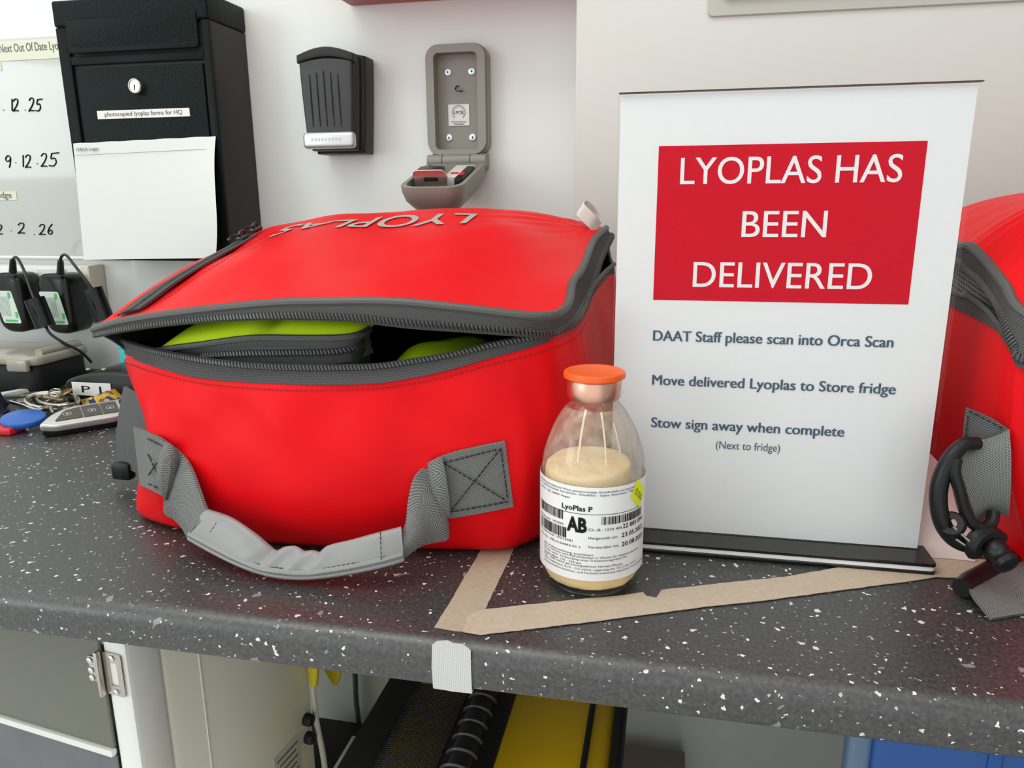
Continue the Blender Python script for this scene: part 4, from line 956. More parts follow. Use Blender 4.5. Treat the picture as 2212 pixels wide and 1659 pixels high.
for x, y in ((967, 156), (1019, 154), (970, 298), (1021, 297)):
    q = at(x, y, .952); s_ = lathe(MB(), [(.0048, 0), (.0044, .0014), (.0034, .0019), (.0002, .0020)], V(q[0], .953, q[2]), 20, V(0, -1, 0)).build('screw', M_ZINC, root)
    mb = MB()
    for a in (0, 90): box(mb, (-.0014, -.0004, -.0004), (.0014, .0002, .0004), 0, 1, (V(q[0], .9508, q[2]), V(math.cos(math.radians(a)), 0, math.sin(math.radians(a))), V(0, 1, 0), V(-math.sin(math.radians(a)), 0, math.cos(math.radians(a)))))
    mb.build('screw_slot', M_INK, s_, smooth=False)
q = at(988, 192, .95); tube(MB(), curve([V(q[0], .953, q[2] + .004), V(q[0] - .001, .946, q[2] + .001), V(q[0] + .001, .942, q[2] - .003), V(q[0] + .006, .943, q[2] - .004), V(q[0] + .008, .945, q[2] - .003)], 14), .0010, 6).build('hook', M_GUN, root)
a, c = at(968, 226, .952), at(1014, 271, .952); st = box(MB(), (a[0], .9520, c[2]), (c[0], .9530, a[2]), 0, 1).build('sticker', mat('sticker_paper', (.72, .72, .68), .4), root, smooth=False)
mb = MB(); cx_, cz_ = (a[0] + c[0]) / 2, (a[2] + c[2]) / 2 + .003; pl = lambda u, v: V(u, .9516, v)
for k in range(40):
    a0, a1 = math.radians(-50 + 280 * k / 40), math.radians(-50 + 280 * (k + 1) / 40)
    for r0, r1 in ((.0080, .0086), (.0064, .0067)): mb.add([pl(cx_ + r * math.cos(t), cz_ + r * math.sin(t)) for r, t in ((r0, a0), (r1, a0), (r1, a1), (r0, a1))], [(0, 1, 2, 3)])
fit_text(mb, 'LPCB', cx_ - .0058, cx_ + .0058, cz_ - .0018, .0036, pl, .02, 2)
for k, w in enumerate((.010, .008, .006)): z = c[2] + .0045 - k * .0016; mb.add([pl(cx_ - w, z), pl(cx_ + w, z), pl(cx_ + w, z + .0006), pl(cx_ - w, z + .0006)], [(0, 1, 2, 3)])
mb.build('sticker_print', mat('grey_print', (.1, .1, .09), .5), st, smooth=False)
for x0, x1 in ((gx0, gx0 + .019), (gx0 + .020, gx1 - .020), (gx1 - .019, gx1)):
    tube(MB(), [V(x0, .938, .2925), V((x0 + x1) / 2, .938, .2925), V(x1, .938, .2925)], .0075, 20).build('hinge_barrel', M_GB, root)
box(MB(), (gx0 + .001, .945, .282), (gx1 - .001, WY, .302), .003, 2).build('hinge_block', M_GB, root)
# dropped door: a shallow bowl, rim facing up
dd = nrm(V(0, -1, -.27)); du = nrm(np.cross(V(1, 0, 0), dd)); du = du if du[2] > 0 else -du
DO = V(gx0, .936, .290); DM = (DO, V(1, 0, 0), dd, du); DW = gx1 - gx0; DL = .122
def door_out(ins, L0, L1): return poly_round([(ins, L0), (DW - ins, L0), (DW - ins, L1), (ins, L1)], [.002, .002, .020, .020], 6)
mb = MB(); ol0 = door_out(0, 0, DL); levels = [(ol0, 0.0), (door_out(.0005, .0, DL), -.007), (door_out(.003, .003, DL - .003), -.018), (door_out(.009, .012, DL - .012), -.029), (door_out(.017, .024, DL - .024), -.034)]
n = len(ol0); vs = []; 
for ol_, h in levels: vs += [DO + V(1, 0, 0) * p[0] + dd * p[1] + du * h for p in ol_]
fs = [(k * n + i, k * n + (i + 1) % n, (k + 1) * n + (i + 1) % n, (k + 1) * n + i) for k in range(len(levels) - 1) for i in range(n)]; fs.append(tuple((len(levels) - 1) * n + i for i in range(n)))
inn = [(door_out(.005, .006, DL - .005), 0.0), (door_out(.006, .007, DL - .006), -.010)]; o0 = len(vs)
for ol_, h in inn: vs += [DO + V(1, 0, 0) * p[0] + dd * p[1] + du * h for p in ol_]
fs += [(i, (i + 1) % n, o0 + (i + 1) % n, o0 + i) for i in range(n)] + [(o0 + i, o0 + (i + 1) % n, o0 + n + (i + 1) % n, o0 + n + i) for i in range(n)] + [tuple(o0 + n + i for i in range(n))]
mb.add(vs, fs); door = mb.build('door', M_GB, root, angle=45)
M_CH = mat('warm_steel', (.55, .50, .46), .22, metal=1)
dl = lambda lo, hi, r, nm, m: box(MB(), lo, hi, r, 2, DM).build(nm, m, door)
mb = MB(); prism(mb, poly_round([(.012, -.010), (.050, -.010), (.052, .006), (.047, .013), (.014, .013), (.012, .008)], .003, 3), .0016, (DO + dd * .093, V(1, 0, 0), dd, du), .0004, 1); lt = mb.build('latch_plate', M_CH, door)
box(MB(), (.0235, .0925, .000), (.041, .0952, .0052), .0012, 2, DM).build('latch_slot', M_INK, door)
dl((.010, .060, -.010), (.040, .092, .010), .002, 'lock_block', M_BLACK)
dl((.042, .020, -.0095), (.066, .080, .0015), .001, 'dial_card', mat('dial_card', (.72, .68, .66), .5))
dl((.058, .030, -.009), (.068, .092, .003), .002, 'code_wheel_bar', M_BLACK)
dl((.047, .060, .0005), (.056, .066, .0025), .0005, 'red_marker', mat('red_plastic', (.7, .02, .03), .4))
dl((.060, .070, .002), (.066, .078, .0045), .0008, 'red_marker', MATS['red_plastic'])
# whiteboard with labels and handwriting
wy = .9525; zb_ = at(95, 556, wy)[2]; zt_ = at(60, 80, wy)[2]
root = thing('whiteboard', 'glossy whiteboard with handwritten dates left of the letterbox', 'whiteboard', (-1.1, WY, zb_))
box(MB(), (-1.62, wy, zb_), (lx0 - .0015, WY, zt_), .0025, 3).build('panel', mat('glossy_white', (.56, .59, .55), .10, coat=.3, bump=(14, .02, .002)), root)
tube(MB(), [V(-1.62, wy - .001, zb_), V(-1.1, wy - .001, zb_), V(lx0 - .002, wy - .001, zb_)], .0022, 8).build('bottom_bead', M_WHITE, root)
M_LAB = mat('pale_label_tape', (.72, .72, .58), .35); pw_ = lambda x, y: (float(at(x, y, wy)[0]), float(at(x, y, wy)[2]))
def board_label(body, xl, xr, yb, cap, x0, x1, y0, y1):
    a, c = pw_(x0, y0), pw_(x1, y1); s = box(MB(), (a[0], wy - .0008, c[1]), (c[0], wy - .0001, a[1]), 0, 1).build('label_strip', M_LAB, root, smooth=False)
    if body:
        mb = MB(); p, q = pw_(xl, yb), pw_(xr, yb); fit_text(mb, body, p[0], q[0], p[1], cap, lambda u, v: V(u, wy - .0012, v), 0, 3); mb.build('lettering', MATS['grey_print'], s, smooth=False)
board_label('Next Out Of Date Lyoplas', 1, 150, 114, .0105, -40, 160, 92, 124)
board_label('', 0, 0, 0, 0, -60, 5, 138, 152)
board_label('Store fridge', -52, 27, 428, .0085, -80, 38, 415, 432)
G = {'1': [[(.45, 1), (.5, 0)]], '2': [[(.1, .8), (.35, 1), (.75, .95), (.75, .65), (.4, .25), (.05, .0), (.4, .05), (.9, .02)]], '5': [[(.35, .95), (.28, .55), (.6, .6), (.75, .3), (.5, .02), (.1, .05)], [(.35, .95), (1.0, 1.0)]],
     '9': [[(.75, .8), (.45, 1.0), (.15, .75), (.35, .5), (.7, .65), (.75, .85), (.72, .4), (.6, .0)]], '6': [[(.7, 1.0), (.3, .6), (.15, .2), (.45, .0), (.75, .2), (.5, .42), (.2, .25)]], '.': [[(.4, .08), (.48, .0)]]}
def scribble(items):
    """items: (character, left, top, width, height) in photograph pixels on the board"""
    mb = MB()
    for ch, x, y, w, h in items:
        for st in G[ch]: tube(mb, curve([V(pw_(x + u * w, y + (1 - v) * h)[0], wy - .0006, pw_(x + u * w, y + (1 - v) * h)[1]) for u, v in st], 22), .0009, 6)
    mb.build('handwriting', M_INK, root)
scribble([('9', -14, 216, 16, 30), ('.', 6, 232, 6, 6), ('1', 22, 214, 10, 26), ('2', 28, 214, 14, 26), ('.', 52, 232, 7, 6), ('2', 62, 212, 14, 28), ('5', 76, 214, 16, 26)])
scribble([('9', 10, 336, 18, 26), ('.', 32, 346, 6, 6), ('1', 46, 335, 10, 26), ('2', 54, 335, 15, 27), ('.', 78, 348, 7, 6), ('2', 88, 332, 16, 28), ('5', 104, 330, 24, 29)])
scribble([('2', -10, 486, 18, 20), ('.', 22, 493, 6, 6), ('2', 38, 482, 18, 22), ('.', 72, 502, 6, 5), ('2', 84, 485, 16, 22), ('6', 102, 484, 16, 22)])
# trunking under the board
root = thing('cable_trunking', 'white plastic socket trunking fixed along the wall under the whiteboard', 'trunking', (-1.2, WY, .08))
box(MB(), (-1.62, .9300, .078), (-.820, WY, .1570), .003, 2).build('channel', mat('trunking_white', (.76, .765, .74), .3), root)
box(MB(), (-.8198, .9285, .0765), (-.807, WY, .1585), .003, 2).build('end_cap', mat('aged_plastic', (.68, .64, .53), .25), root)
box(MB(), (-.895, .9285, .141), (-.845, .9305, .1535), .001, 1).build('socket_plate', M_WHITE, root)
# overhead red box and framed plate
zo = at(1000, -3, .955)[2]; xo = at(752, 0, .955)[0]
root = thing('wall_box', 'dark red box mounted above the key safes, only its lower edge in view', 'box', (-.23, WY, zo))
box(MB(), (xo, .86, zo), (XP - .004, WY, zo + .16), .004, 2).build('case', mat('red_brown_box', (.42, .05, .045), .5), root)
box(MB(), (xo + .01, .858, zo + .012), (XP - .014, .861, zo + .145), .002, 2).build('front_panel', mat('red_box_front', (.55, .04, .04), .45), root)
fy = .8775; a = at(1528, 20, fy); z0 = at(1545, 36, fy)[2]; z1 = at(2212, 2, fy)[2]; ang = math.atan2((z1 - z0), at(2212, 2, fy)[0] - a[0])
root = thing('wall_plate', 'pale grey wall plate with rounded corners at the top right', 'wall plate', (a[0], .8798, z0))
ex_ = V(math.cos(ang), 0, math.sin(ang)); ez_ = V(-math.sin(ang), 0, math.cos(ang)); FM = (V(a[0], fy - .001, z0), ex_, V(0, 1, 0), ez_)
mb = MB(); prism(mb, rrect(0, 0, .42, .32, .006, 6), .003, FM, .0008, 1); mb.build('plate', mat('plate_grey', (.52, .525, .47), .4), root)
mb = MB(); prism(mb, rrect(.015, .0165, .405, .305, .004, 4), -.006, FM, .001, 1); mb.build('inset_screen', mat('olive_dark', (.045, .05, .035), .3), root)

# ---------------------------------------------------------------- clutter at the left end of the worktop
M_CORD = mat('black_cable', (.014, .014, .015), .4); M_ADAPT = mat('adapter_black', (.006, .0065, .007), .22, spec=.3, bump=(300, .03, .0004))
M_GLAB = mat('rating_label', (.62, .74, .64), .45); M_GREEN = mat('green_print', (.10, .50, .16), .5)
def charger(dx, label, cord, block_px, tail):
    x0, x1, y0, y1, z0, z1 = -.858 + dx, -.806 + dx, .884, .9283, .0665, .1500
    root = thing('power_adapter', label, 'power adapter', ((x0 + x1) / 2, .928, z0), 'power adapters plugged into the trunking')
    b = MB(); prism(b, poly_round([(x0 + .006, z0), (x1 + .001, z0), (x1, z1), (x0, z1)], [.022, .020, .019, .019], 8), y1 - y0, W_(y0), .009, 4); bd = b.build('case', M_ADAPT, root)
    tube(MB(), curve([V(x0 + .004, y0 + .004, z1 - .012), V(x0 + .012, y0 + .006, z1 - .002), V(x1 - .010, y0 + .008, z1 - .003), V(x1 - .002, y0 + .006, z1 - .018)], 20), .0016, 6).build('case_rib', M_ADAPT, bd)
    lb = MB(); prism(lb, poly_round([(x0 + .017, z0 + .014), (x1 - .006, z0 + .014), (x1 - .016, z1 - .024), (x0 + .005, z1 - .024)], .003, 3), -.0006, W_(y0 - .0001)); lo = lb.build('rating_label', M_GLAB, root)
    mb = MB()
    for k in range(7): box(mb, (x0 + .014 + k * .0026, y0 - .0011, z0 + .024), (x0 + .015 + k * .0026, y0 - .0008, z1 - .032), 0, 1)
    mb.build('label_print', mat('pale_print', (.45, .52, .48), .5), lo, smooth=False)
    mb = MB()
    for (a, c) in (((x1 - .022, z1 - .034), (x1 - .018, z1 - .026)), ((x1 - .014, z0 + .022), (x1 - .010, z0 + .030)), ((x0 + .020, z0 + .016), (x1 - .012, z0 + .019))): box(mb, (a[0], y0 - .0011, a[1]), (c[0], y0 - .0008, c[1]), 0, 1)
    mb.build('label_mark', M_GREEN, lo, smooth=False)
    C = curve([at(*p) for p in cord], 40); tube(MB(), C, .0019, 8).build('cord', M_CORD, root)
    mb = MB()
    for k in range(6): tube(mb, [C[0] + (C[8] - C[0]) * (k / 6), C[0] + (C[8] - C[0]) * ((k + .62) / 6)], .0050 - .00022 * k, 10)
    mb.build('strain_relief', M_CORD, root)
    p0, p1 = (at(*p) for p in block_px); ax = nrm(p1 - p0); sx = nrm(np.cross(ax, V(0, 1, 0))); 
    mb = MB(); padded(mb, [p0 - sx * .0125, p1 - sx * .0125], [p0 + sx * .0125, p1 + sx * .0125], .020, 14, 24, .55); bo = mb.build('plug_block', M_ADAPT, root)
    tube(MB(), [p0 + sx * .001 + V(0, -.0085, 0), (p0 + p1) / 2 + sx * .001 + V(0, -.0105, 0), p1 + sx * .001 + V(0, -.0085, 0)], .0012, 6).build('block_rib', M_ADAPT, bo)
    if tail: tube(MB(), curve([at(*p) for p in tail], 40), .0019, 8).build('cord', M_CORD, root)
charger(0, 'black power adapter hanging on the trunking, nearer the red bag', [(131, 592, .885), (130, 575, .884), (132, 556, .880), (142, 551, .872), (160, 572, .868), (185, 605, .868), (200, 625, .870)], ((199, 624, .872), (226, 692, .872)), None)
charger(-.0765, 'black power adapter hanging on the trunking, at the left edge of the photo', [(28, 588, .885), (26, 572, .884), (28, 560, .880), (37, 557, .872), (52, 585, .866), (66, 625, .862), (74, 645, .860)], ((74, 645, .858), (99, 706, .858)),
        [(99, 706, .858), (110, 722, .858), (140, 742, .865), (175, 760, .88), (197, 782, .90)])
# black case with a clear lid
root = thing('storage_case', 'black plastic case with clear lid at the left end of the worktop', 'case', (-.92, .86, .0003))
mb = MB(); prism(mb, rrect(-1.05, .815, -.808, .905, .012, 5), .036, (V(0, 0, .0003), V(1, 0, 0), V(0, 0, 1), V(0, 1, 0)), .003, 2); mb.build('tray', M_BLACK_S, root)
M_LIDC = mat('smoky_clear_plastic', (.36, .35, .29), .15)
mb = MB(); prism(mb, rrect(-1.055, .811, -.803, .909, .014, 5), .013, (V(0, 0, .0365), V(1, 0, 0), V(0, 0, 1), V(0, 1, 0)), .004, 3); lid_ = mb.build('clear_lid', M_LIDC, root)
for x in (-.905, -.845): box(MB(), (x, .804, .030), (x + .032, .8115, .046), .003, 2).build('latch', M_LIDC, root)
tube(MB(), [V(-.812, .826, .052), V(-.8118, .860, .053), V(-.812, .895, .052)], .0058, 12).build('hinge_roll', M_LIDC, root)
# dock labelled P1
root = thing('charging_dock', 'low black rounded dock with a white P1 label beside the red bag', 'dock', (-.66, .85, .0003))
mb = MB(); n = 40; prof = []
for k in range(n + 1): t = k / n; prof.append((-.741 + .155 * t, .024 + .017 * math.sin(math.pi * t) ** .6))
for yy, ins in ((0, 0),): pass
prism(mb, [(-.741, .0004)] + prof + [(-.586, .0004)], .115, (V(0, .785, 0), V(1, 0, 0), V(0, 1, 0), V(0, 0, 1)), .0035, 3); mb.build('shell', mat('dock_black', (.010, .0105, .0105), .28, spec=.35), root)
a, c = at(158, 853, .784), at(238, 829, .784); lb = box(MB(), (a[0], .7838, a[2]), (c[0], .7848, c[2]), .0003, 1).build('label', M_WHITE, root)
mb = MB(); p, q = at(178, 847, .784), at(220, 847, .784); fit_text(mb, 'P1', p[0], q[0], (a[2] + c[2]) / 2 - .0042, .0085, lambda u, v: V(u, .7834, v), .0, 3, spacing=1.5); mb.build('lettering', M_INK, lb, smooth=False)
for x, y in ((190, 794), (224, 794)):
    q = atz(x, y + 3, .040); lathe(MB(), [(.0026, 0), (.0024, .0012), (.0002, .0015)], V(q[0], q[1], .0392), 16).build('indicator', mat('pale_green_lens', (.50, .70, .25), .2), root)
# loose cables
def cable(label, pts, r=.0019, m=M_CORD): return tag(tube(MB(), curve(pts, 60), r, 8).build('cable', m), label, 'cable')
cable('thin grey cable curving off the black case with the clear lid', [V(-.800, .868, .003), V(-.772, .852, .003), V(-.766, .830, .0026), V(-.786, .806, .0024), V(-.815, .790, .0024), V(-.87, .772, .0024)], .0019, mat('grey_cable', (.10, .10, .10), .4))
cable('black cable lying against the wall behind the charging dock', [V(-.80, .935, .003), V(-.76, .930, .004), V(-.71, .925, .006), V(-.66, .915, .012), V(-.61, .912, .010), V(-.56, .93, .003)], .0034)
cable('second black cable crossing behind the charging dock', [V(-.84, .925, .003), V(-.78, .912, .010), V(-.73, .914, .014), V(-.69, .926, .012), V(-.63, .932, .004)], .0030)
# teal box
q = at(250, 738, .87)
root = thing('teal_box', 'small teal box behind the open corner of the red bag', 'box', (q[0] + .02, .885, .0003))
box(MB(), (q[0], .872, .0003), (q[0] + .05, .905, q[2]), .002, 2).build('carton', mat('teal_card', (.05, .52, .50), .5), root)
box(MB(), (q[0] - .0005, .8715, q[2] - .012), (q[0] + .0505, .9055, q[2] + .0005), .002, 2).build('carton_lid', mat('teal_card_lid', (.06, .60, .57), .5), root)
# white strip
P = [atz(4, 853, .0025), atz(140, 827, .0025)]; dv = nrm(np.cross(P[1] - P[0], V(0, 0, 1)))
mb = MB(); strip(mb, [P[0] - dv * .006, P[1] - dv * .006], [P[0] + dv * .006, P[1] + dv * .006], .0044, 8, 2); tag(mb.build('plastic_strip', M_WHITE), 'narrow white plastic strip lying in front of the black case', 'strip')
# navy cloth lanyard, patterned lanyard
M_NAVY = mat('navy_cloth', (.008, .014, .055), .8, bump=(600, .3, .0005))
A = [atz(-50, 846, .012), atz(-10, 842, .030), atz(6, 862, .016), atz(18, 874, .004)]; B = [atz(-50, 902, .006), atz(-16, 898, .014), atz(2, 894, .006), atz(20, 888, .002)]
tag(strip(MB(), A, B, .003, 30, 8, .004).build('cloth_strap', M_NAVY), 'navy blue cloth strap bunched beside the keys', 'strap')
M_PAT = bpy.data.materials.new('patterned_cloth'); M_PAT.use_nodes = True; nt = M_PAT.node_tree; b = nt.nodes['Principled BSDF']; b.inputs['Roughness'].default_value = .8
tc = nt.nodes.new('ShaderNodeTexCoord'); v_ = nt.nodes.new('ShaderNodeTexVoronoi'); v_.inputs['Scale'].default_value = 210; nt.links.new(tc.outputs['Object'], v_.inputs['Vector'])
sp = nt.nodes.new('ShaderNodeSeparateColor'); nt.links.new(v_.outputs['Color'], sp.inputs[0]); rp = nt.nodes.new('ShaderNodeValToRGB'); rp.color_ramp.interpolation = 'CONSTANT'
for k, (p_, c_) in enumerate(((0, (.55, .33, .03)), (.3, (.16, .08, .03)), (.5, (.45, .32, .22)), (.7, (.02, .03, .09)), (.85, (.62, .45, .10)))):
    e = rp.color_ramp.elements[k] if k < 2 else rp.color_ramp.elements.new(p_); e.position = p_; e.color = (*c_, 1)
nt.links.new(sp.outputs[0], rp.inputs[0]); nt.links.new(rp.outputs[0], b.inputs['Base Color'])
A = [atz(168, 866, .006), atz(195, 860, .014), atz(222, 850, .018), atz(250, 842, .018), atz(285, 846, .010)]; B = [atz(168, 880, .002), atz(198, 880, .006), atz(226, 876, .010), atz(255, 868, .010), atz(288, 866, .004)]
tag(strip(MB(), A, B, .003, 30, 6, .003).build('lanyard', M_PAT), 'yellow and brown patterned lanyard bunched behind the car key', 'lanyard')
# car key fob
c = atz(182, 905, .012); fx = nrm(atz(256, 893, .012) - atz(105, 917, .012)); fx[2] = 0; fx = nrm(fx); fyv = V(-fx[1], fx[0], 0); tilt = .38
fyv = nrm(fyv * math.cos(tilt) + V(0, 0, 1) * math.sin(tilt)); fz = np.cross(fx, fyv); FO = (atz(182, 899, .015), fx, fyv, fz)
root = thing('car_key', 'silver and black car key fob with dark buttons', 'car key', atz(182, 912, .0004))
T = (FO[0], fx, fz, fyv)
ol = poly_round([(-.046, -.010), (-.030, .008), (-.012, .017), (.040, .017), (.046, .010), (.046, -.012), (.030, -.017), (-.030, -.017)], [.006, .008, .012, .006, .004, .004, .012, .006], 6)
mb = MB(); prism(mb, ol, .009, (FO[0] - fz * .004, fx, fz, fyv), .0030, 3); mb.build('case', mat('silver_case', (.58, .58, .56), .3, metal=.6), root)
mb = MB(); prism(mb, [(p[0] * .96, p[1] * .92) for p in ol], .009, (FO[0] - fz * .0122, fx, fz, fyv), .0025, 2); mb.build('under_shell', M_BLACK, root)
mb = MB(); prism(mb, poly_round([(.036, -.013), (.049, -.011), (.049, .013), (.036, .015)], .004, 4), .0096, (FO[0] - fz * .0042, fx, fz, fyv), .002, 2); mb.build('end_cap', M_BLACK, root)
pn = poly_round([(-.030, -.009), (-.018, .008), (.000, .012), (.034, .012), (.034, -.009)], .003, 4); M_BTN = mat('button_grey', (.075, .075, .068), .45); M_ICON = mat('icon_print', (.52, .52, .48), .5)
for (x0, x1) in ((-.030, -.002), (-.0012, .0172), (.018, .0345)):
    q = [(max(x0, min(x1, p[0])), p[1]) for p in pn]; qq = [q[0]]
    for p in q[1:]:
        if math.hypot(p[0] - qq[-1][0], p[1] - qq[-1][1]) > .0004: qq.append(p)
    if math.hypot(qq[0][0] - qq[-1][0], qq[0][1] - qq[-1][1]) < .0004: qq.pop()
    mb = MB(); prism(mb, qq, .0012, (FO[0] + fz * .0046, fx, fz, fyv)); bt = mb.build('button', M_BTN, root, smooth=False)
    mb = MB(); xc = (x0 + x1) / 2; PT = lambda u, v: FO[0] + fz * .0061 + fx * u + fyv * v
    for k in range(16):
        a0, a1 = 2 * math.pi * k / 16, 2 * math.pi * (k + .8) / 16
        mb.add([PT(xc + r * math.cos(t) * 1.3, .001 + r * math.sin(t)) for r, t in ((.0026, a0), (.0033, a0), (.0033, a1), (.0026, a1))], [(0, 1, 2, 3)])
    mb.add([PT(xc - .0012, -.0004), PT(xc + .0012, -.0004), PT(xc + .0012, .0018), PT(xc - .0012, .0018)], [(0, 1, 2, 3)])
    mb.build('icon', M_ICON, bt, smooth=False)
# keys on rings
root = thing('key_bunch', 'bunch of silver and brass keys on wire rings behind the car key', 'keys', atz(105, 885, .0004))
M_WIRE = mat('nickel_wire', (.62, .60, .54), .25, metal=1); M_BRASS = mat('brass', (.62, .42, .16), .3, metal=1)
def ringc(cx_, cy_, rx, ry, z, r, nm, m, ph=0, lift=0):
    P = [atz(cx_ + rx * math.cos(a) * math.cos(ph) - ry * math.sin(a) * math.sin(ph), cy_ + rx * math.cos(a) * math.sin(ph) * .4 + ry * math.sin(a), z + lift * math.sin(a)) for a in np.linspace(0, 2 * math.pi, 40)]
    tube(MB(), P, r, 8).build(nm, m, root)
ringc(112, 866, 56, 17, .010, .0030, 'wire_ring', M_WIRE, 0, -.004); ringc(125, 862, 46, 13, .015, .0016, 'wire_ring', M_WIRE, .1, .004); ringc(120, 848, 14, 8, .018, .0011, 'wire_ring', M_WIRE)
def key(px0, px1, z0, z1, m, w=.010):
    a, c = atz(*px0, z0), atz(*px1, z1); ax = nrm(c - a); sd = nrm(np.cross(V(0, 0, 1), ax)); L_ = np.linalg.norm(c - a); up = np.cross(ax, sd)
    ol = [(0, -w), (.006, -w * 1.15), (.014, -w * .9), (.018, -.0035), (L_ - .003, -.0035)]
    for k in range(5): t = .024 + k * (L_ - .028) / 5; 
    ol += [(L_, 0), (L_ - .004, .0035), (L_ - .010, .0022), (L_ - .014, .0036), (.018, .0036), (.014, w * .9), (.006, w * 1.15), (0, w), (-.004, 0)]
    mb = MB(); prism(mb, ol, .0022, (a, ax, up, sd), .0003, 1); mb.build('key', m, root)
key((60, 852), (135, 866), .006, .013, mat('old_brass', (.50, .42, .28), .35, metal=1)); key((150, 845), (95, 872), .018, .006, M_BRASS); key((85, 884), (150, 872), .006, .012, M_WIRE, .008); key((50, 864), (92, 893), .006, .003, M_WIRE, .007)
key((72, 898), (90, 880), .004, .006, M_BRASS, .006)
tube(MB(), curve([atz(22, 868, .010), atz(50, 876, .008), atz(70, 884, .005), atz(92, 888, .004)], 20), .0022, 8).build('key_shank', M_WIRE, root)
tube(MB(), curve([atz(108, 874, .012), atz(112, 886, .013), atz(116, 893, .012)], 10), .0018, 8).build('split_link', M_STEEL, root)
# blue disc tag and red tag
root = thing('key_tag', 'round bright blue plastic key tag in front of the keys', 'key tag', atz(52, 926, .0004))
q = atz(51, 905, .012); lathe(MB(), [(.0002, -.0034), (.0205, -.0034), (.0219, -.0016), (.0221, .0010), (.0213, .0028), (.0198, .0034), (.0002, .0032)], q, 48, nrm(V(.12, -.10, 1))).build('disc', mat('blue_plastic', (.02, .125, .50), .3), root)
q2 = atz(70, 922, .006); lathe(MB(), [(.0004, 0), (.0024, .0008), (.0030, .003), (.0024, .005), (.0004, .006)], q2 + V(-.004, -.002, -.004), 14).build('bead', M_STEEL, root)
root = thing('key_tag', 'red and white plastic key tag at the left edge of the photo', 'key tag', atz(10, 935, .0004))
box(MB(), (-.775, .648, .0005), (-.7115, .668, .0065), .0015, 2).build('tag_body', M_WHITE, root)
box(MB(), (-.7125, .646, .0005), (-.688, .670, .0085), .002, 2).build('red_end', mat('red_plastic', (.7, .02, .03), .4), root)
box(MB(), (-.775, .652, .0066), (-.716, .672, .010), .001, 2).build('red_bar', MATS['red_plastic'], root)

# ---------------------------------------------------------------- under the worktop
# small fridge with hinged grey door
ang = math.radians(-8); fo = V(-.362, .402, 0); root = thing('fridge', 'white cabinet fridge with grey door and steel hinge under the worktop', 'fridge', (fo[0], fo[1], -.8995), None, ang)
# local frame: x along the front (negative = left), y into the room's wall, z from the floor
M_CREAM = mat('cream_enamel', (.78, .77, .67), .35); ZT = .8995 - .034
def fl_(lo, hi, r, nm, m, par=None, seg=2): return box(MB(), lo, hi, r, seg).build(nm, m, par or root, world=False)
side = fl_((-.46, .030, .03), (0, .202, ZT - .003), .004, 'cabinet', M_CREAM)
fl_((-.022, -.001, .03), (.0, .0295, ZT), .004, 'corner_post', mat('white_enamel', (.80, .80, .76), .3))
fl_((-.46, .0005, ZT - .030), (-.0225, .0295, ZT), .003, 'top_rail', MATS['white_enamel'])
d_ = fl_((-.45, -.003, ZT - .112), (-.0225, .0, ZT - .002), .001, 'door', mat('grey_door', (.145, .148, .118), .3, var=(5, .1), bump=(200, .05, .0004)))
fl_((-.45, -.0055, ZT - .1185), (-.0225, .0, ZT - .1125), .0015, 'door_trim', MATS['white_enamel'])
fl_((-.45, -.002, ZT - .42), (-.0225, .0, ZT - .119), .002, 'lower_panel', mat('blue_grey_panel', (.14, .14, .155), .35, var=(30, .25)))
hz = ZT - .040
hg = fl_((-.0242, -.0072, hz - .026), (-.0208, -.0030, hz + .010), .001, 'hinge_knuckle', M_CH)
mb = MB(); ring_prism(mb, rrect(-.0205, hz - .025, -.0035, hz + .009, .0022, 4), rrect(-.0165, hz - .0175, -.0085, hz + .0015, .001, 4), -.0026, -.0012); mb.build('hinge_leaf', M_CH, hg, world=False)
fl_((-.033, -.0044, hz - .016), (-.0246, -.0031, hz + .004), .0006, 'hinge_leaf', M_CH, hg)
for x, z, y in ((-.0115, hz + .0055, -.0026), (-.0115, hz - .0215, -.0026), (-.0305, hz + .001, -.0044), (-.0305, hz - .007, -.0044), (-.0305, hz - .013, -.0044)):
    lathe(MB(), [(.0026, 0), (.0024, .0011), (.0002, .0017)], V(x, y, z), 16, V(0, -1, 0)).build('screw', M_STEEL, hg, world=False)
tube(MB(), [V(.0004, .064, .05), V(.0004, .064, .4), V(.0004, .064, ZT - .004)], .0007, 6).build('panel_seam', mat('seam_white', (.72, .72, .64), .4), root, world=False)
for z in (ZT - .222, ZT - .243): lathe(MB(), [(.006, 0), (.0062, .006), (.005, .008), (.0002, .0085)], V(.0, .190, z), 16, V(1, 0, 0)).build('rubber_bumper', M_BLACK_S, root, world=False)
sk = fl_((-.0002, .138, ZT - .282), (.0006, .178, ZT - .228), .0002, 'rating_sticker', mat('grey_sticker', (.50, .50, .46), .5), None, 1)
mb = MB()
for k in range(7): box(mb, (.0007, .142 + .002 * (k % 3), ZT - .278 + k * .007), (.0010, .174 - .003 * (k % 2), ZT - .2765 + k * .007), 0, 1)
mb.build('sticker_print', mat('grey_print', (.1, .1, .09), .5), sk, smooth=False, world=False)
fl_((-.44, .05, .0), (-.02, .195, .029), .002, 'plinth', M_BLACK_S)
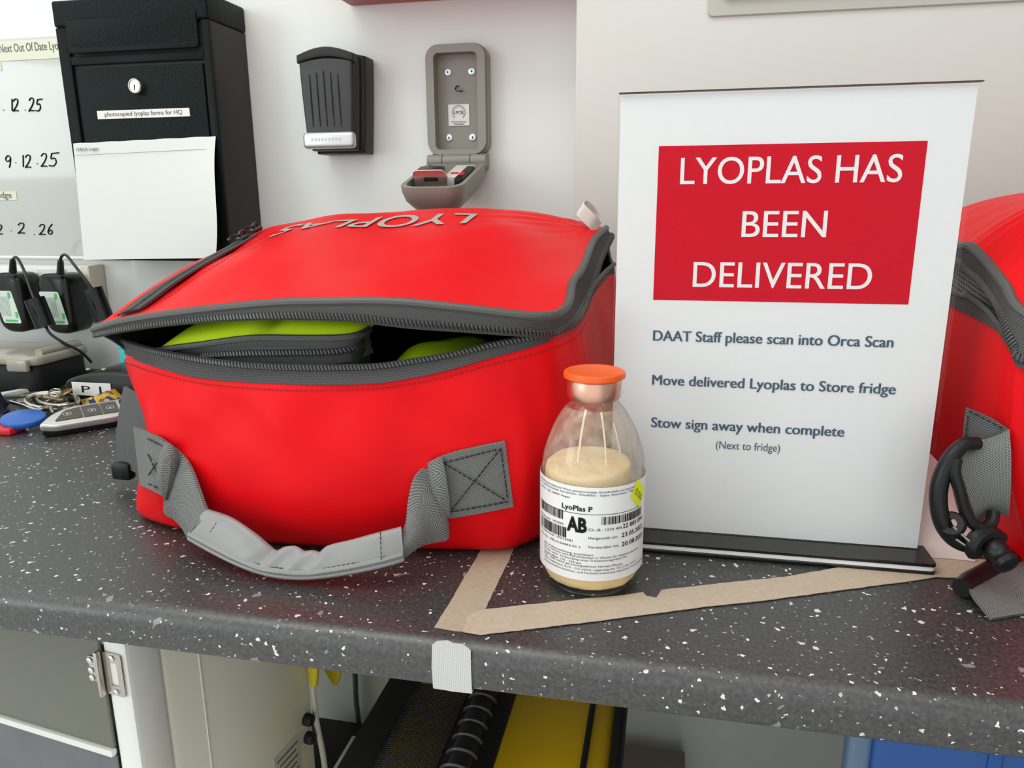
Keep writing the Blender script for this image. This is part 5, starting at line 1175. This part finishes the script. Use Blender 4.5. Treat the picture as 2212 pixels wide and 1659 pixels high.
# yellow and black rescue bag
YX0, YX1, YZ, YY0, YY1 = -.256, -.027, -.222, .455, .672
root = thing('equipment_bag', 'yellow bag with black mesh panel and ribbed handle under the worktop', 'bag', ((YX0 + YX1) / 2, .62, -.8995))
M_YEL = mat('yellow_tarpaulin', (.88, .54, .006), .45, bump=(25, .2, .004)); M_BKF = mat('black_fabric', (.008, .008, .008), .7, bump=(700, .2, .0004))
fzb = -.8995
mb = MB(); prism(mb, rrect(YX0, fzb, YX1, YZ, .02, 5), YY1 - YY0, W_(YY0), .012, 3); mb.build('body', M_YEL, root)
sx = lambda t: YX0 + (YX1 - YX0) * t
box(MB(), (sx(-.004), YY0 - .002, YZ - .012), (sx(.14), YY1 - .02, YZ + .003), .002, 2).build('edge_band', M_BKF, root)
mb = MB(); nx, ny = 22, 60; gx_, gy_ = sx(.135), sx(.36)
gz = lambda i, j: YZ + .004 + .004 * math.sin(math.pi * i / nx)
for i in range(nx + 1): tube(mb, [V(gx_ + (gy_ - gx_) * i / nx, YY0 + (YY1 - .06 - YY0) * j / 8, gz(i, j)) for j in range(9)], .0006, 4, caps=False)
for j in range(ny + 1): tube(mb, [V(gx_ + (gy_ - gx_) * i / 6, YY0 + (YY1 - .06 - YY0) * j / ny, gz(i * nx / 6, j) + .0005) for i in range(7)], .0006, 4, caps=False)
o = mb.build('mesh_panel', M_BKF, root); o['kind'] = 'stuff'
box(MB(), (sx(.355), YY0 - .002, YZ - .012), (sx(.56), YY1 - .02, YZ + .004), .002, 2).build('spine_band', M_BKF, root)
hd = tube(MB(), curve([V(sx(.46), YY0 + .012, YZ + .002), V(sx(.46), YY0 + .03, YZ + .016), V(sx(.46), .54, YZ + .022), V(sx(.46), .60, YZ + .018), V(sx(.46), .615, YZ + .002)], 40), .0095, 14).build('handle', M_BKF, root)
for k in range(7):
    y = .490 + k * .018; tube(MB(), [V(sx(.46) + .0125 * math.cos(a), y - .004 * math.sin(a), YZ + .020 + .0110 * math.sin(a)) for a in np.linspace(.1, math.pi - .3, 12)], .0014, 6).build('handle_rib', mat('rib_rubber', (.05, .05, .05), .3), hd)
for t in (.885, 1.0): tube(MB(), [V(sx(t), YY0 - .001, YZ + (.002 if t < 1 else -.004)), V(sx(t), .6, YZ + (.002 if t < 1 else -.004)), V(sx(t), YY1 - .02, YZ + (.002 if t < 1 else -.004))], .0028 if t < 1 else .006, 8).build('piping', M_BKF, root)
# cartons and box beside it
root = thing('carton', 'narrow white carton wedged left of the yellow bag under the worktop', 'carton', (-.273, .52, -.8995))
box(MB(), (-.284, .46, -.8995), (-.262, .585, -.262), .002, 2).build('carton_body', mat('white_carton', (.62, .63, .60), .6), root)
box(MB(), (-.2845, .4595, -.2755), (-.2615, .5855, -.273), .0005, 1).build('lid_seam', mat('seam_grey', (.35, .35, .33), .6), root)
root = thing('equipment_box', 'black box on the floor between the fridge and the white carton', 'box', (-.43, .85, -.8995))
box(MB(), (-.52, .80, -.8995), (-.39, .93, -.535), .004, 2).build('case', M_BLACK_S, root); box(MB(), (-.518, .795, -.58), (-.392, .80, -.57), .001, 1).build('lid_line', M_BLACK, root)
# flexes and yellow tags hanging under the worktop
tg = thing('hanging_flex', 'white flex with yellow tag hanging beside the fridge', 'cable', (-.30, .58, -.0276))
tube(MB(), curve([at(672, 1452, .60), at(676, 1490, .60), at(684, 1560, .60), at(696, 1620, .60), at(704, 1680, .60), at(712, 1780, .60)], 40), .0030, 8).build('flex', mat('white_flex', (.58, .58, .54), .4), tg)
M_YT = mat('yellow_plastic', (.66, .54, .01), .35); q = at(678, 1462, .598)
padded_pts = [at(664, 1405, .597), at(666, 1440, .597), at(669, 1478, .597)], [at(690, 1405, .597), at(689, 1440, .597), at(686, 1480, .597)]
padded(MB(), *padded_pts, .007, 14, 16).build('tag', M_YT, tg)
root = thing('yellow_tag', 'loose yellow plastic tag hanging from the worktop underside near the grey flex', 'tag', (-.30, .66, -.0276))
padded(MB(), [at(690, 1405, .66), at(700, 1445, .66), at(718, 1474, .66)], [at(742, 1405, .66), at(738, 1450, .66), at(730, 1478, .66)], .006, 14, 16).build('tag_plate', M_YT, root)
tube(MB(), [V(at(716, 1405, .66)[0], .66, -.0276), V(at(716, 1405, .66)[0], .66, -.07), V(at(716, 1405, .66)[0], .66, at(716, 1415, .66)[2])], .002, 8).build('tag_cord', M_YT, root)
root = thing('hanging_flex', 'grey flex running down the wall behind the yellow bag', 'cable', (-.44, .955, -.0276))
tube(MB(), curve([V(at(766, 1300, .95)[0], .953, -.03), at(766, 1440, .95), at(768, 1500, .95), at(774, 1555, .95), at(780, 1600, .95)], 40), .0042, 8).build('flex', mat('slate_flex', (.13, .14, .14), .5), root)
# blue crate and brown carton at the right
root = thing('crate', 'blue plastic crate under the right end of the worktop', 'crate', (.37, .486, -.8995))
q = at(1840, 1602, .45); M_BLU = mat('blue_crate', (.006, .075, .30), .4); M_BLR = mat('slate_blue_rim', (.10, .17, .26), .4)
box(MB(), (q[0] + .014, .452, -.8995), (.62, .52, -.075), .006, 3).build('crate_body', M_BLU, root)
box(MB(), (q[0], .456, -.8990), (q[0] + .016, .472, -.072), .005, 3).build('corner_rib', M_BLR, root)
for k in range(3): box(MB(), (q[0] + .08 + k * .14, .4495, -.5), (q[0] + .088 + k * .14, .453, -.09), .001, 1).build('face_rib', M_BLU, root)
root = thing('carton', 'low brown carton on the floor right of the yellow bag', 'carton', (.0, .85, -.8995))
q = at(1400, 1644, .90); box(MB(), (-.05, .78, -.8995), (.050, .93, q[2]), .002, 2).build('carton_body', mat('brown_card', (.30, .245, .20), .7), root)
box(MB(), (-.0505, .850, q[2] - .0002), (.0505, .856, q[2] + .0006), 0, 1).build('lid_seam', mat('dark_seam', (.12, .10, .08), .7), root)
